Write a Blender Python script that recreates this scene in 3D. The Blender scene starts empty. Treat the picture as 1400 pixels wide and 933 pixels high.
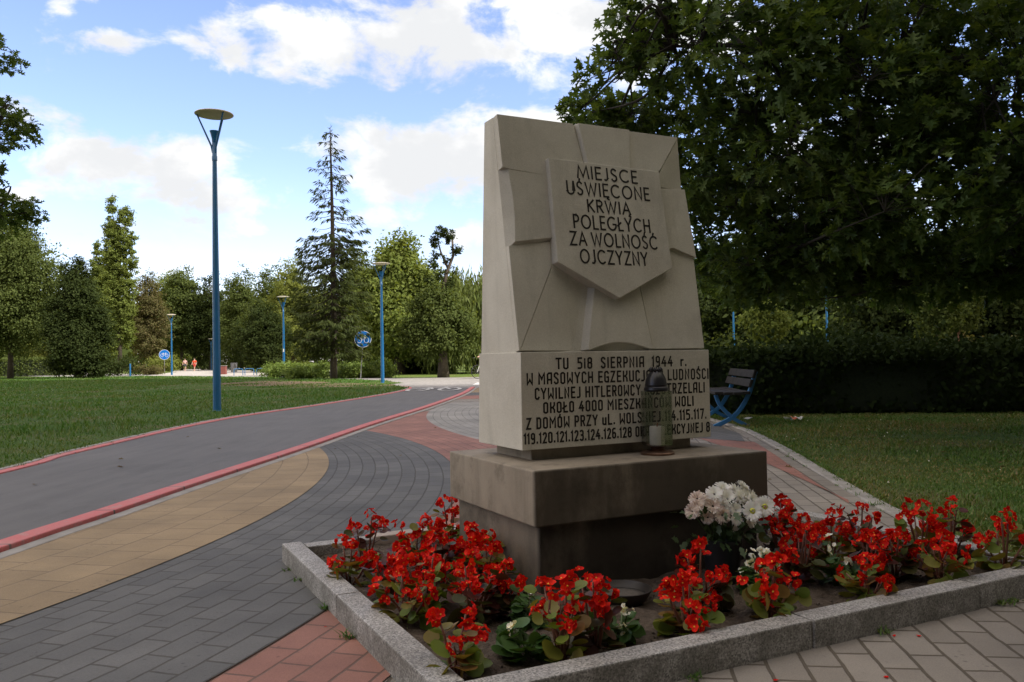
import bpy, bmesh, math, random
import numpy as np
from mathutils import Vector, Matrix, noise

# ------------------------------------------------------------------ scene, camera, world, sun
S = bpy.context.scene
C = S.collection
rng = np.random.default_rng(7)
random.seed(7)
R = math.radians
S.view_settings.view_transform = 'Standard'
S.view_settings.look = 'None'
S.view_settings.gamma = 1
S.view_settings.use_curve_mapping = False
S.view_settings.exposure = 0.80
S.cycles.max_bounces = 8
S.cycles.transparent_max_bounces = 32
S.cycles.use_denoising = True

FPX = 1135.0                       # focal length in pixels of the 1400 px wide photograph
PITCH = math.atan(23.5 / FPX)
ROLL = R(1.0)
cam_d = bpy.data.cameras.new('camera')
cam = bpy.data.objects.new('camera', cam_d)
C.objects.link(cam)
cam_d.sensor_width = 36
cam_d.lens = 36 * FPX / 1400
cam_d.clip_start = 0.05
cam_d.clip_end = 5000
cam.matrix_world = (Matrix.Translation((0, 0, 1.0)) @ Matrix.Rotation(R(90) + PITCH, 4, 'X')
                    @ Matrix.Rotation(-ROLL, 4, 'Z'))
S.camera = cam

SUN = Vector((0.62, -0.30, 0.725)).normalized()
SKY_STRENGTH = 0.10
CLOUD_LEVEL = 7.6                  # radiance of the white clouds before the background strength

sun_d = bpy.data.lights.new('sun', 'SUN')
sun_d.energy = 4.2
sun_d.angle = R(0.5)
sun_d.color = (1.0, 0.95, 0.86)
sun = bpy.data.objects.new('sun', sun_d)
C.objects.link(sun)
sun.rotation_euler = SUN.to_track_quat('Z', 'Y').to_euler()


class NT:
    """tiny helper to write node trees"""
    def __init__(self, tree):
        self.t = tree
        self.t.nodes.clear()

    def n(self, kind, **kw):
        nd = self.t.nodes.new(kind)
        for k, v in kw.items():
            if k.startswith('i_'):
                key = k[2:]
                nd.inputs[int(key) if key.isdigit() else key.replace('_', ' ')].default_value = v
            else:
                setattr(nd, k, v)
        return nd

    def l(self, a, b):
        self.t.links.new(a, b)

    def math(self, op, a, b=None, c=None, clamp=False):
        nd = self.t.nodes.new('ShaderNodeMath')
        nd.operation = op
        nd.use_clamp = clamp
        for i, v in enumerate((a, b, c)):
            if v is None:
                continue
            if hasattr(v, 'is_output'):
                self.l(v, nd.inputs[i])
            else:
                nd.inputs[i].default_value = v
        return nd.outputs[0]

    def ramp(self, fac, stops, interp='LINEAR'):
        nd = self.t.nodes.new('ShaderNodeValToRGB')
        cr = nd.color_ramp
        cr.interpolation = interp
        while len(cr.elements) < len(stops):
            cr.elements.new(0.5)
        for e, (p, c) in zip(cr.elements, stops):
            e.position = p
            e.color = (c[0], c[1], c[2], 1) if len(c) == 3 else c
        self.l(fac, nd.inputs[0])
        return nd.outputs[0]

    def mix(self, fac, a, b, blend='MIX'):
        nd = self.t.nodes.new('ShaderNodeMix')
        nd.data_type = 'RGBA'
        nd.blend_type = blend
        for sock, v in ((nd.inputs[0], fac), (nd.inputs[6], a), (nd.inputs[7], b)):
            if hasattr(v, 'is_output'):
                self.l(v, sock)
            elif sock == nd.inputs[0]:
                sock.default_value = v
            else:
                sock.default_value = (v[0], v[1], v[2], 1)
        return nd.outputs[2]


def smooth(T, x, lo, hi):
    nd = T.n('ShaderNodeMapRange', interpolation_type='SMOOTHSTEP')
    nd.inputs[1].default_value = lo
    nd.inputs[2].default_value = hi
    T.l(x, nd.inputs[0])
    return nd.outputs[0]


def build_world():
    w = bpy.data.worlds.new('World')
    S.world = w
    w.use_nodes = True
    T = NT(w.node_tree)
    out = T.n('ShaderNodeOutputWorld')
    bg = T.n('ShaderNodeBackground')
    bg.inputs[1].default_value = SKY_STRENGTH
    T.l(bg.outputs[0], out.inputs[0])
    sky = T.n('ShaderNodeTexSky', sky_type='NISHITA', sun_disc=False)
    sky.sun_elevation = math.asin(SUN.z)
    sky.sun_rotation = math.atan2(SUN.x, SUN.y)
    sky.air_density = 1.0
    sky.dust_density = 0.6
    sky.ozone_density = 1.0
    co = T.n('ShaderNodeTexCoord')
    sep = T.n('ShaderNodeSeparateXYZ')
    T.l(co.outputs['Generated'], sep.inputs[0])
    x, y, z = sep.outputs
    az = T.math('ARCTAN2', x, y)
    hor = T.math('SQRT', T.math('ADD', T.math('MULTIPLY', x, x), T.math('MULTIPLY', y, y)))
    el = T.math('ARCTAN2', z, hor)
    # cloud banks: azimuth, elevation (radians), half widths, weight
    def b(px, py, rx, ry, wgt):
        return (math.atan((px - 700) / FPX), math.atan((496 - py) / FPX), rx / FPX, ry / FPX, wgt * .90)
    banks = [b(300, 82, 75, 30, .75), b(440, 62, 110, 48, 1), b(600, 52, 140, 62, 1.1), b(780, 40, 150, 75, 1.1),
             b(980, 60, 170, 80, .9), b(560, -60, 260, 50, .7), b(170, 92, 66, 20, .85), b(88, 62, 26, 24, .7), b(20, 52, 40, 16, .6), b(230, 105, 30, 14, .6),
             b(40, 210, 75, 36, .75), b(150, 250, 120, 46, .95), b(270, 250, 100, 52, 1.05), b(345, 262, 45, 34, .6),
             b(20, 300, 70, 26, .5), b(270, 322, 90, 22, .62), b(120, 335, 50, 18, .45), b(240, 375, 90, 18, .6),
             b(470, 205, 70, 32, .85), b(560, 225, 110, 58, 1.15), b(650, 215, 100, 65, 1.1), b(760, 190, 70, 50, .8),
             b(560, 300, 120, 24, .62), b(640, 325, 70, 30, .75), b(400, 345, 70, 16, .45), b(1150, 250, 160, 90, .8)]
    acc = None
    for (a0, e0, ra, re, wgt) in banks:
        da = T.math('MULTIPLY', T.math('SUBTRACT', az, a0), 1 / ra)
        de = T.math('MULTIPLY', T.math('SUBTRACT', el, e0), 1 / re)
        q = T.math('ADD', T.math('MULTIPLY', da, da), T.math('MULTIPLY', de, de))
        g = T.math('MULTIPLY', T.math('EXPONENT', T.math('MULTIPLY', q, -1.0)), wgt)
        acc = g if acc is None else T.math('MAXIMUM', acc, g)
    # away from the view: noise plus left clouds and bank added for their light
    dirv = T.n('ShaderNodeCombineXYZ')
    T.l(az, dirv.inputs[0])
    T.l(T.math('MULTIPLY', el, 1.55), dirv.inputs[1])
    def fbm(scale, detail, off, rough=0.58, dist=0.0):
        mp = T.n('ShaderNodeMapping')
        mp.inputs[1].default_value = off
        T.l(dirv.outputs[0], mp.inputs[0])
        nz = T.n('ShaderNodeTexNoise', i_Scale=scale, i_Detail=detail, i_Roughness=rough, i_Distortion=dist)
        T.l(mp.outputs[0], nz.inputs['Vector'])
        return nz.outputs[0]
    fine = fbm(11, 9, (3.1, 1.7, 0), .60, .25)
    wide = fbm(2.2, 4, (7.3, 2.2, 0), .5)
    outside = smooth(T, T.math('ABSOLUTE', az), 0.62, 0.85)
    up = smooth(T, el, 0.42, 0.60)
    free = T.math('MAXIMUM', outside, up)
    leftside = T.math('MULTIPLY', smooth(T, T.math('MULTIPLY', az, -1.0), 0.60, 0.85), T.math('SUBTRACT', 1.0, smooth(T, T.math('MULTIPLY', az, -1.0), 1.75, 2.15)))
    zen = T.math('MULTIPLY', up, 0.26)
    # thick bank hiding the sun, added over right and back to set the light
    bank = T.math('ADD', smooth(T, az, 0.66, 0.95), T.math('SUBTRACT', 1.0, smooth(T, az, -2.7, -2.2)))
    bank = T.math('MULTIPLY', bank, T.math('SUBTRACT', 1.0, smooth(T, el, 1.15, 1.4)))
    wcover = T.math('ADD', zen, T.math('ADD', T.math('MULTIPLY', smooth(T, wide, 0.42, 0.66), 0.35), T.math('ADD', T.math('MULTIPLY', leftside, 0.55), T.math('MULTIPLY', bank, 1.3))))
    cover = T.math('ADD', T.math('MULTIPLY', acc, T.math('SUBTRACT', 1.0, free)), T.math('MULTIPLY', wcover, free))
    dens = T.math('ADD', cover, T.math('MULTIPLY', T.math('SUBTRACT', fine, 0.5), 2.5))
    mask = smooth(T, dens, 0.29, 0.76)
    # thin veil towards the horizon
    veil = T.math('MULTIPLY', T.math('SUBTRACT', 1.0, smooth(T, el, 0.0, 0.24)), 0.32)
    mask = T.math('MAXIMUM', mask, veil)
    shade_n = fbm(5.5, 6, (3.1, 1.62, 0), .55)
    shade = smooth(T, T.math('ADD', shade_n, T.math('MULTIPLY', dens, -0.10)), 0.36, 0.60)
    cloud_col = T.ramp(shade, [(0.0, (.665, .675, .69)), (.34, (.79, .79, .79)), (1.0, (.90, .89, .875))])
    lev = T.math('MULTIPLY', T.math('ADD', 1.0, T.math('MULTIPLY', leftside, 0.9)), CLOUD_LEVEL)  # unseen left clouds brightened to light the memorial's left side
    lv = T.n('ShaderNodeCombineXYZ')
    for k in range(3): T.l(lev, lv.inputs[k])
    cloud_col = T.mix(free, cloud_col, (1.04, .93, .80))
    cloud_col = T.mix(bank, cloud_col, (.98, .88, .76))
    cl = T.mix(1.0, cloud_col, lv.outputs[0], 'MULTIPLY')
    skyc = T.mix(1.0, sky.outputs[0], (1.50, 1.42, 1.66), 'MULTIPLY')
    below = smooth(T, el, -0.05, 0.0)
    col = T.mix(mask, skyc, cl)
    col = T.mix(below, (0.9, 0.9, 0.8), col)
    T.l(col, bg.inputs[0])


build_world()

# ------------------------------------------------------------------ placing: pixel of the photograph -> point on a level plane
def ray(px, py):
    x = (px - 700) / FPX
    y = -(py - 466.5) / FPX
    c, s = math.cos(ROLL), math.sin(ROLL)
    xr, yr = x * c + y * s, -x * s + y * c
    c, s = math.cos(PITCH), math.sin(PITCH)
    return Vector((xr, c - yr * s, s + yr * c))


def G(px, py, z=0.0):
    d = ray(px, py)
    return Vector((0, 0, 1)) + d * ((z - 1) / d.z)


def AT(px, py, Y):
    d = ray(px, py)
    return Vector((0, 0, 1)) + d * (Y / d.y)


# ------------------------------------------------------------------ tags
def tag(o, label=None, cat=None, group=None, kind=None):
    if label: o['label'] = label
    if cat: o['category'] = cat
    if group: o['group'] = group
    if kind: o['kind'] = kind
    return o


def thing(name, label, cat, loc=(0, 0, 0), rz=0, group=None):
    o = bpy.data.objects.new(name, None)
    o.empty_display_size = 0.1
    C.objects.link(o)
    o.location = loc
    o.rotation_euler = (0, 0, rz)
    return tag(o, label, cat, group)


def link(name, me, parent=None, loc=None):
    o = bpy.data.objects.new(name, me)
    C.objects.link(o)
    if parent: o.parent = parent
    if loc is not None: o.location = loc
    return o


def copy_tree(o, parent=None):
    c = o.copy()
    C.objects.link(c)
    if parent: c.parent = parent
    for ch in list(o.children):
        copy_tree(ch, c)
    return c


# ------------------------------------------------------------------ mesh helpers
class MB:
    def __init__(self):
        self.v, self.f, self.m = [], [], []

    def add(self, vs, fs, mi=0):
        o = len(self.v)
        self.v += [tuple(p) for p in vs]
        self.f += [tuple(i + o for i in f) for f in fs]
        self.m += [mi] * len(fs)
        return self

    def box(self, x0, x1, y0, y1, z0, z1, mi=0):
        vs = [(x0, y0, z0), (x1, y0, z0), (x1, y1, z0), (x0, y1, z0), (x0, y0, z1), (x1, y0, z1), (x1, y1, z1), (x0, y1, z1)]
        return self.hexa(vs, mi)

    def hexa(self, vs, mi=0):
        return self.add(vs, [(3, 2, 1, 0), (4, 5, 6, 7), (0, 1, 5, 4), (1, 2, 6, 5), (2, 3, 7, 6), (3, 0, 4, 7)], mi)

    def tube(self, pts, rad, seg=8, mi=0, caps=True):
        pts = [Vector(p) for p in pts]
        n = len(pts)
        if not hasattr(rad, '__len__'): rad = [rad] * n
        rings = []
        t0 = (pts[1] - pts[0]).normalized()
        a = t0.orthogonal().normalized()
        for i in range(n):
            t = (pts[min(i + 1, n - 1)] - pts[max(i - 1, 0)])
            if t.length < 1e-9: t = t0.copy()
            t.normalize()
            a = (a - t * a.dot(t))
            if a.length < 1e-6: a = t.orthogonal()
            a.normalize()
            bb = t.cross(a)
            rings.append([pts[i] + (a * math.cos(2 * math.pi * k / seg) + bb * math.sin(2 * math.pi * k / seg)) * rad[i] for k in range(seg)])
        vs = [p for r in rings for p in r]
        fs = []
        for i in range(n - 1):
            for k in range(seg):
                k2 = (k + 1) % seg
                fs.append((i * seg + k, i * seg + k2, (i + 1) * seg + k2, (i + 1) * seg + k))
        if caps:
            fs.append(tuple(range(seg - 1, -1, -1)))
            fs.append(tuple((n - 1) * seg + k for k in range(seg)))
        return self.add(vs, fs, mi)

    def lathe(self, prof, seg=24, c=(0, 0, 0), mi=0, phase=0.0):
        vs, fs = [], []
        for (r, z) in prof:
            for k in range(seg):
                a = 2 * math.pi * k / seg + phase
                vs.append((c[0] + r * math.cos(a), c[1] + r * math.sin(a), c[2] + z))
        for i in range(len(prof) - 1):
            for k in range(seg):
                k2 = (k + 1) % seg
                fs.append((i * seg + k, i * seg + k2, (i + 1) * seg + k2, (i + 1) * seg + k))
        fs.append(tuple(range(seg - 1, -1, -1)))
        fs.append(tuple((len(prof) - 1) * seg + k for k in range(seg)))
        return self.add(vs, fs, mi)

    def prism(self, base, top, mi=0):
        """closed body between two outlines with the same number of points"""
        n = len(base)
        fs = [tuple(range(n - 1, -1, -1)), tuple(range(n, 2 * n))]
        fs += [(i, (i + 1) % n, n + (i + 1) % n, n + i) for i in range(n)]
        return self.add(list(base) + list(top), fs, mi)

    def build(self, name, mats, parent=None, loc=None, smooth=False, bevel=0, angle=None, fix=True):
        me = bpy.data.meshes.new(name)
        me.from_pydata(self.v, [], self.f)
        if not isinstance(mats, (list, tuple)): mats = [mats]
        for m in mats: me.materials.append(m)
        me.polygons.foreach_set('material_index', self.m)
        if fix:
            bm = bmesh.new()
            bm.from_mesh(me)
            bmesh.ops.recalc_face_normals(bm, faces=bm.faces[:])
            bm.to_mesh(me)
            bm.free()
        if smooth:
            me.polygons.foreach_set('use_smooth', [True] * len(me.polygons))
            if angle: me.set_sharp_from_angle(angle=R(angle))
        me.update()
        o = link(name, me, parent, loc)
        if bevel:
            b = o.modifiers.new('bevel', 'BEVEL')
            b.width = bevel
            b.segments = 2
            b.limit_method = 'ANGLE'
            b.angle_limit = R(30)
        return o


def np_mesh(name, V, polys, mats, midx=None, smooth=False):
    """V (n,3); polys = list of (k, idx array (m,k))"""
    me = bpy.data.meshes.new(name)
    nl = sum(p.size for p in polys)
    nf = sum(len(p) for p in polys)
    me.vertices.add(len(V))
    me.vertices.foreach_set('co', np.ascontiguousarray(V, dtype=np.float32).ravel())
    me.loops.add(nl)
    me.polygons.add(nf)
    me.loops.foreach_set('vertex_index', np.concatenate([p.ravel() for p in polys]).astype(np.int32))
    tot = np.concatenate([np.full(len(p), p.shape[1]) for p in polys])
    st = np.concatenate([[0], np.cumsum(tot)[:-1]])
    me.polygons.foreach_set('loop_start', st.astype(np.int32))
    if midx is not None: me.polygons.foreach_set('material_index', midx.astype(np.int32))
    if smooth: me.polygons.foreach_set('use_smooth', np.ones(nf, dtype=bool))
    if not isinstance(mats, (list, tuple)): mats = [mats]
    for m in mats: me.materials.append(m)
    me.update(calc_edges=True)
    return me


def unit(a):
    return a / np.maximum(np.linalg.norm(a, axis=-1, keepdims=True), 1e-9)


def scatter(name, tv, tf, P, D, N, sc, mats, smooth=False, bend=None):
    """copies of a template leaf: y runs along D, z along N; sc (n,) or (n,3)"""
    tv = np.asarray(tv, float)
    n = len(P)
    D = unit(np.asarray(D, float))
    X = unit(np.cross(D, N))
    N = np.cross(X, D)
    M = np.stack([X, D, N], axis=1)                       # rows
    sc = np.asarray(sc, float)
    if sc.ndim == 1: sc = np.repeat(sc[:, None], 3, 1)
    loc = tv[None] * sc[:, None, :]
    V = np.einsum('nki,nij->nkj', loc, M) + np.asarray(P)[:, None, :]
    k = len(tv)
    polys = []
    by = {}
    for f in tf: by.setdefault(len(f), []).append(f)
    off = (np.arange(n) * k)[:, None, None]
    for ln, fl in by.items():
        polys.append((np.array(fl)[None] + off).reshape(-1, ln))
    return np_mesh(name, V.reshape(-1, 3), polys, mats, smooth=smooth)


def rand_unit(n, r=rng):
    return unit(r.normal(size=(n, 3)))


# ------------------------------------------------------------------ materials
MATS = {}


def new_mat(name):
    m = bpy.data.materials.new(name)
    m.use_nodes = True
    T = NT(m.node_tree)
    out = T.n('ShaderNodeOutputMaterial')
    p = T.n('ShaderNodeBsdfPrincipled')
    T.l(p.outputs[0], out.inputs[0])
    MATS[name] = m
    return m, T, p, out


def coords(T, scale=(1, 1, 1)):
    co = T.n('ShaderNodeTexCoord')
    mp = T.n('ShaderNodeMapping')
    mp.inputs[3].default_value = scale
    T.l(co.outputs['Object'], mp.inputs[0])
    return mp.outputs[0]


def nz(T, vec, scale, detail=5, rough=.6):
    t = T.n('ShaderNodeTexNoise', i_Scale=scale, i_Detail=detail, i_Roughness=rough)
    T.l(vec, t.inputs['Vector'])
    return t.outputs[0]


def bump(T, p, h, strength=.3, dist=.01):
    b = T.n('ShaderNodeBump')
    b.inputs['Strength'].default_value = strength
    b.inputs['Distance'].default_value = dist
    T.l(h, b.inputs['Height'])
    T.l(b.outputs[0], p.inputs['Normal'])


def mat(name, col, col2=None, scale=8, rough=.7, spec=.5, metal=0, bmp=0, bscale=60, coat=0):
    m, T, p, o = new_mat(name)
    v = coords(T)
    c2 = col2 or tuple(c * .72 for c in col)
    n = nz(T, v, scale)
    T.l(T.ramp(n, [(.32, c2), (.68, col)]), p.inputs['Base Color'])
    p.inputs['Roughness'].default_value = rough
    p.inputs['Specular IOR Level'].default_value = spec
    p.inputs['Metallic'].default_value = metal
    p.inputs['Coat Weight'].default_value = coat
    if bmp:
        bump(T, p, nz(T, v, bscale, 4), bmp, .004)
    return m


def leaf_mat(name, cols, trans=.3, rough=.45, spec=.4, big=None):
    """colour per leaf from the island's random number; part of the light passes through"""
    m, T, p, o = new_mat(name)
    geo = T.n('ShaderNodeNewGeometry')
    rnd = geo.outputs['Random Per Island']
    k = len(cols)
    c = T.ramp(rnd, [(i / max(1, k - 1), cc) for i, cc in enumerate(cols)])
    if big:
        n = nz(T, coords(T), big[0], 3)
        c = T.mix(smooth(T, n, .40, .62), c, T.mix(1.0, c, big[1], 'MULTIPLY'))
    T.l(c, p.inputs['Base Color'])
    p.inputs['Roughness'].default_value = rough
    p.inputs['Specular IOR Level'].default_value = spec
    tr = T.n('ShaderNodeBsdfTranslucent')
    T.l(T.mix(1.0, c, (1.35, 1.25, .55), 'MULTIPLY'), tr.inputs[0])
    mx = T.n('ShaderNodeMixShader')
    mx.inputs[0].default_value = trans
    T.l(p.outputs[0], mx.inputs[1])
    T.l(tr.outputs[0], mx.inputs[2])
    T.l(mx.outputs[0], o.inputs[0])
    return m


def stone_mat(name, a, b, dirt=None, dirt_z=None, streak=.5, soot_shade=(.004, .03)):
    m, T, p, o = new_mat(name)
    v = coords(T)
    base = T.ramp(nz(T, v, 3.2, 8, .62), [(.3, b), (.7, a)])
    vs = coords(T, (9, 9, 1.1))
    st = smooth(T, nz(T, vs, 1.0, 6, .6), .50, .74)
    base = T.mix(T.math('MULTIPLY', st, streak), base, tuple(c * .55 for c in b))
    pv = T.n('ShaderNodeTexVoronoi', i_Scale=85.0)
    T.l(v, pv.inputs['Vector'])
    pit = T.math('MULTIPLY', T.math('SUBTRACT', 1.0, smooth(T, pv.outputs[0], .05, .17)), smooth(T, nz(T, v, 6, 4), .48, .66))
    base = T.mix(T.math('MULTIPLY', pit, .5), base, tuple(c * .4 for c in b))
    patch = smooth(T, nz(T, v, 2.1, 9, .72), .52, .64)
    base = T.mix(T.math('MULTIPLY', patch, .28), base, tuple(c * .62 for c in b))
    grain = nz(T, v, 260, 3, .7)
    base = T.mix(.35, base, T.ramp(grain, [(.3, tuple(c * .72 for c in b)), (.7, tuple(min(1, c * 1.15) for c in a))]))
    if dirt:
        blot = smooth(T, nz(T, v, 5.5, 9, .70), .50, .66)
        base = T.mix(T.math('MULTIPLY', blot, .5), base, tuple(c * .5 for c in b))
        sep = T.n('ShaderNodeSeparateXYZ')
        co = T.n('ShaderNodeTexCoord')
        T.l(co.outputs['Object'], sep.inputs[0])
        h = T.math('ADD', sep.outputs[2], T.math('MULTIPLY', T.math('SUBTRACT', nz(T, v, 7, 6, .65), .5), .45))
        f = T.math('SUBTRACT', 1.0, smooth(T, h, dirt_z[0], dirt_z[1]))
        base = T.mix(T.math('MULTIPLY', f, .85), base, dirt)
        fr = T.math('SUBTRACT', 1.0, smooth(T, sep.outputs[1], soot_shade[0], soot_shade[1]))  # front faces: soot stain plus shade painted into the colour
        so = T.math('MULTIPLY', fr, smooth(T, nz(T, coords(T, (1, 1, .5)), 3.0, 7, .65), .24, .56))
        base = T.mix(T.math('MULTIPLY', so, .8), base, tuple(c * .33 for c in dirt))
    T.l(base, p.inputs['Base Color'])
    p.inputs['Roughness'].default_value = .85
    p.inputs['Specular IOR Level'].default_value = .25
    bump(T, p, T.math('ADD', grain, T.math('MULTIPLY', nz(T, v, 40, 5), 1.2)), .25, .003)
    return m


def paver_mat(name, cols, joint, size, center=None, rot=0, mortar=.007, freq=.5, squash=1.0):
    """paving stones; with a center the courses run round it"""
    m, T, p, o = new_mat(name)
    co = T.n('ShaderNodeTexCoord')
    vec = co.outputs['Object']
    if center:
        mp = T.n('ShaderNodeMapping')
        mp.inputs[1].default_value = (-center[0], -center[1], 0)
        T.l(vec, mp.inputs[0])
        sep = T.n('ShaderNodeSeparateXYZ')
        T.l(mp.outputs[0], sep.inputs[0])
        r = T.math('SQRT', T.math('ADD', T.math('POWER', T.math('ABSOLUTE', sep.outputs[0]), 2.0), T.math('POWER', T.math('ABSOLUTE', sep.outputs[1]), 2.0)))
        a = T.math('MULTIPLY', T.math('ARCTAN2', sep.outputs[1], sep.outputs[0]), center[2])
        cb = T.n('ShaderNodeCombineXYZ')
        T.l(a, cb.inputs[0])
        T.l(r, cb.inputs[1])
        bv = cb.outputs[0]
    else:
        mp = T.n('ShaderNodeMapping')
        mp.inputs[2].default_value = (0, 0, rot)
        T.l(vec, mp.inputs[0])
        bv = mp.outputs[0]
    wob = T.n('ShaderNodeVectorMath', operation='MULTIPLY_ADD')
    wn = T.n('ShaderNodeTexNoise', i_Scale=9.0, i_Detail=2.0)
    T.l(vec, wn.inputs['Vector'])
    T.l(wn.outputs['Color'], wob.inputs[0])
    wob.inputs[1].default_value = (.012, .012, 0)
    T.l(bv, wob.inputs[2])
    br = T.n('ShaderNodeTexBrick', offset=freq, squash=squash)
    br.inputs['Scale'].default_value = 1
    br.inputs['Brick Width'].default_value = size[0]
    br.inputs['Row Height'].default_value = size[1]
    br.inputs['Mortar Size'].default_value = mortar
    br.inputs['Mortar Smooth'].default_value = .35
    br.inputs['Bias'].default_value = 0
    br.inputs['Color1'].default_value = (*cols[0], 1)
    br.inputs['Color2'].default_value = (*cols[1], 1)
    br.inputs['Mortar'].default_value = (*joint, 1)
    T.l(wob.outputs[0], br.inputs['Vector'])
    big = nz(T, vec, 1.3, 6, .6)
    c = T.mix(1.0, br.outputs[0], T.ramp(big, [(.3, (.70, .69, .68)), (.7, (1.16, 1.14, 1.11))]), 'MULTIPLY')
    gr = nz(T, vec, 210, 3, .7)
    c = T.mix(1.0, c, T.ramp(gr, [(.3, (.84, .84, .84)), (.7, (1.14, 1.14, 1.14))]), 'MULTIPLY')
    sp = T.n('ShaderNodeTexVoronoi', i_Scale=24.0)
    T.l(wob.outputs[0], sp.inputs['Vector'])
    spot = T.math('MULTIPLY', T.math('SUBTRACT', 1.0, smooth(T, sp.outputs[0], .08, .22)), smooth(T, nz(T, vec, 2.3, 2), .50, .62))
    c = T.mix(T.math('MULTIPLY', spot, .62), c, tuple(k * .35 for k in cols[0]))
    T.l(c, p.inputs['Base Color'])
    p.inputs['Roughness'].default_value = .82
    p.inputs['Specular IOR Level'].default_value = .35
    h = T.math('SUBTRACT', T.math('MULTIPLY', gr, .25), T.math('MULTIPLY', br.outputs[1], 1.0))
    bump(T, p, h, .7, .006)
    return m


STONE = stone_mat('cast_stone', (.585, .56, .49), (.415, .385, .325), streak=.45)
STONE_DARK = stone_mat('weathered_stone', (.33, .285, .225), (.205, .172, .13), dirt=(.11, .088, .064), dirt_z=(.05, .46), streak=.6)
STONE_BASE = stone_mat('dirty_stone', (.215, .182, .142), (.115, .095, .072), dirt=(.042, .034, .026), dirt_z=(-.08, .36), streak=.7, soot_shade=(.04, .07))
INK = mat('black_letter_paint', (.030, .026, .022), (.018, .016, .014), rough=.7, spec=.3)


def granite():
    m, T, p, o = new_mat('granite')
    v = coords(T)
    vo = T.n('ShaderNodeTexVoronoi', i_Scale=190.0)
    T.l(v, vo.inputs['Vector'])
    c = T.ramp(vo.outputs['Color'], [(.0, (.10, .10, .095)), (.35, (.26, .25, .24)), (.65, (.40, .385, .365)), (1, (.55, .535, .51))])
    c = T.mix(1.0, c, T.ramp(nz(T, v, 4, 6), [(.3, (.62, .60, .57)), (.65, (1.0, 1.0, 1.0))]), 'MULTIPLY')
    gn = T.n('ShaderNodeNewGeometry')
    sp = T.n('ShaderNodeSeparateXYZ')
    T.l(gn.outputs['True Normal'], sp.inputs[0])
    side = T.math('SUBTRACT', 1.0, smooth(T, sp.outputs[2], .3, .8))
    grime_shade = T.math('MULTIPLY', side, smooth(T, nz(T, v, 9, 8, .7), .30, .62))  # vertical faces darkened: grime plus shade put into the colour
    c = T.mix(T.math('MULTIPLY', grime_shade, .62), c, (.075, .070, .055))
    T.l(c, p.inputs['Base Color'])
    p.inputs['Roughness'].default_value = .75
    bump(T, p, nz(T, v, 70, 5, .7), .5, .006)
    return m


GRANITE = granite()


def soil_mat():
    m, T, p, o = new_mat('dry_soil')
    v = coords(T)
    n = nz(T, v, 26, 8, .7)
    c = T.ramp(n, [(.3, (.050, .038, .028)), (.55, (.115, .090, .070)), (.75, (.20, .163, .130))])
    T.l(c, p.inputs['Base Color'])
    p.inputs['Roughness'].default_value = .95
    p.inputs['Specular IOR Level'].default_value = .15
    bump(T, p, T.math('ADD', n, T.math('MULTIPLY', nz(T, v, 110, 4), .5)), 1.0, .02)
    return m


SOIL = soil_mat()


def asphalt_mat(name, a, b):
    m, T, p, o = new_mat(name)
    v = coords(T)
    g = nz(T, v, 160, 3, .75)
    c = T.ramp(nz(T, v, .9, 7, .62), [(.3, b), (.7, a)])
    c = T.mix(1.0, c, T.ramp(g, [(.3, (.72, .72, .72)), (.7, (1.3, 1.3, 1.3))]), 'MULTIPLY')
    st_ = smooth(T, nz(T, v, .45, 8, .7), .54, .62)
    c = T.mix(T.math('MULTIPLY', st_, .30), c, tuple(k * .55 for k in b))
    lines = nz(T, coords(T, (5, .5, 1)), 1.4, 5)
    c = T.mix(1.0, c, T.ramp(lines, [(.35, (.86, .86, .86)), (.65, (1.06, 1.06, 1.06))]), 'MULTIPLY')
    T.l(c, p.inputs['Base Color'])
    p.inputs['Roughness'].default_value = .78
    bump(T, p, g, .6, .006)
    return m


ASPHALT = asphalt_mat('asphalt', (.125, .119, .115), (.098, .094, .091))
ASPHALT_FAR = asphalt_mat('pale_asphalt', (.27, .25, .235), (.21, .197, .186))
PALE_PATH = asphalt_mat('pale_path_surface', (.42, .385, .35), (.33, .30, .27))


def worn_paint(name, col, under, wear=(.30, .44), joints=False):
    m, T, p, o = new_mat(name)
    v = coords(T)
    n = nz(T, v, 14, 8, .72)
    c = T.mix(smooth(T, n, wear[0], wear[1]), under, col)
    c = T.mix(1.0, c, T.ramp(nz(T, v, 90, 3, .7), [(.3, (.85, .85, .85)), (.7, (1.1, 1.1, 1.1))]), 'MULTIPLY')
    if joints:
        sep = T.n('ShaderNodeSeparateXYZ')
        T.l(v, sep.inputs[0])
        q = T.math('ABSOLUTE', T.math('SUBTRACT', T.math('FRACT', sep.outputs[1]), .5))
        c = T.mix(T.math('SUBTRACT', 1.0, smooth(T, q, .006, .014)), c, (.09, .07, .06))
        c = T.mix(T.math('MULTIPLY', smooth(T, nz(T, v, 3.5, 8, .7), .50, .62), .45), c, under)
    T.l(c, p.inputs['Base Color'])
    p.inputs['Roughness'].default_value = .7
    bump(T, p, nz(T, v, 90, 3), .4, .004)
    return m


KERB_RED = worn_paint('faded_red_paint', (.50, .125, .115), (.40, .20, .18), (.34, .50), True)
ROAD_WHITE = worn_paint('worn_white_paint', (.62, .61, .60), (.20, .19, .185), (.38, .56))
CONCRETE = mat('edging_concrete', (.33, .31, .285), (.22, .205, .185), scale=5, rough=.9, bmp=.4)

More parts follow.
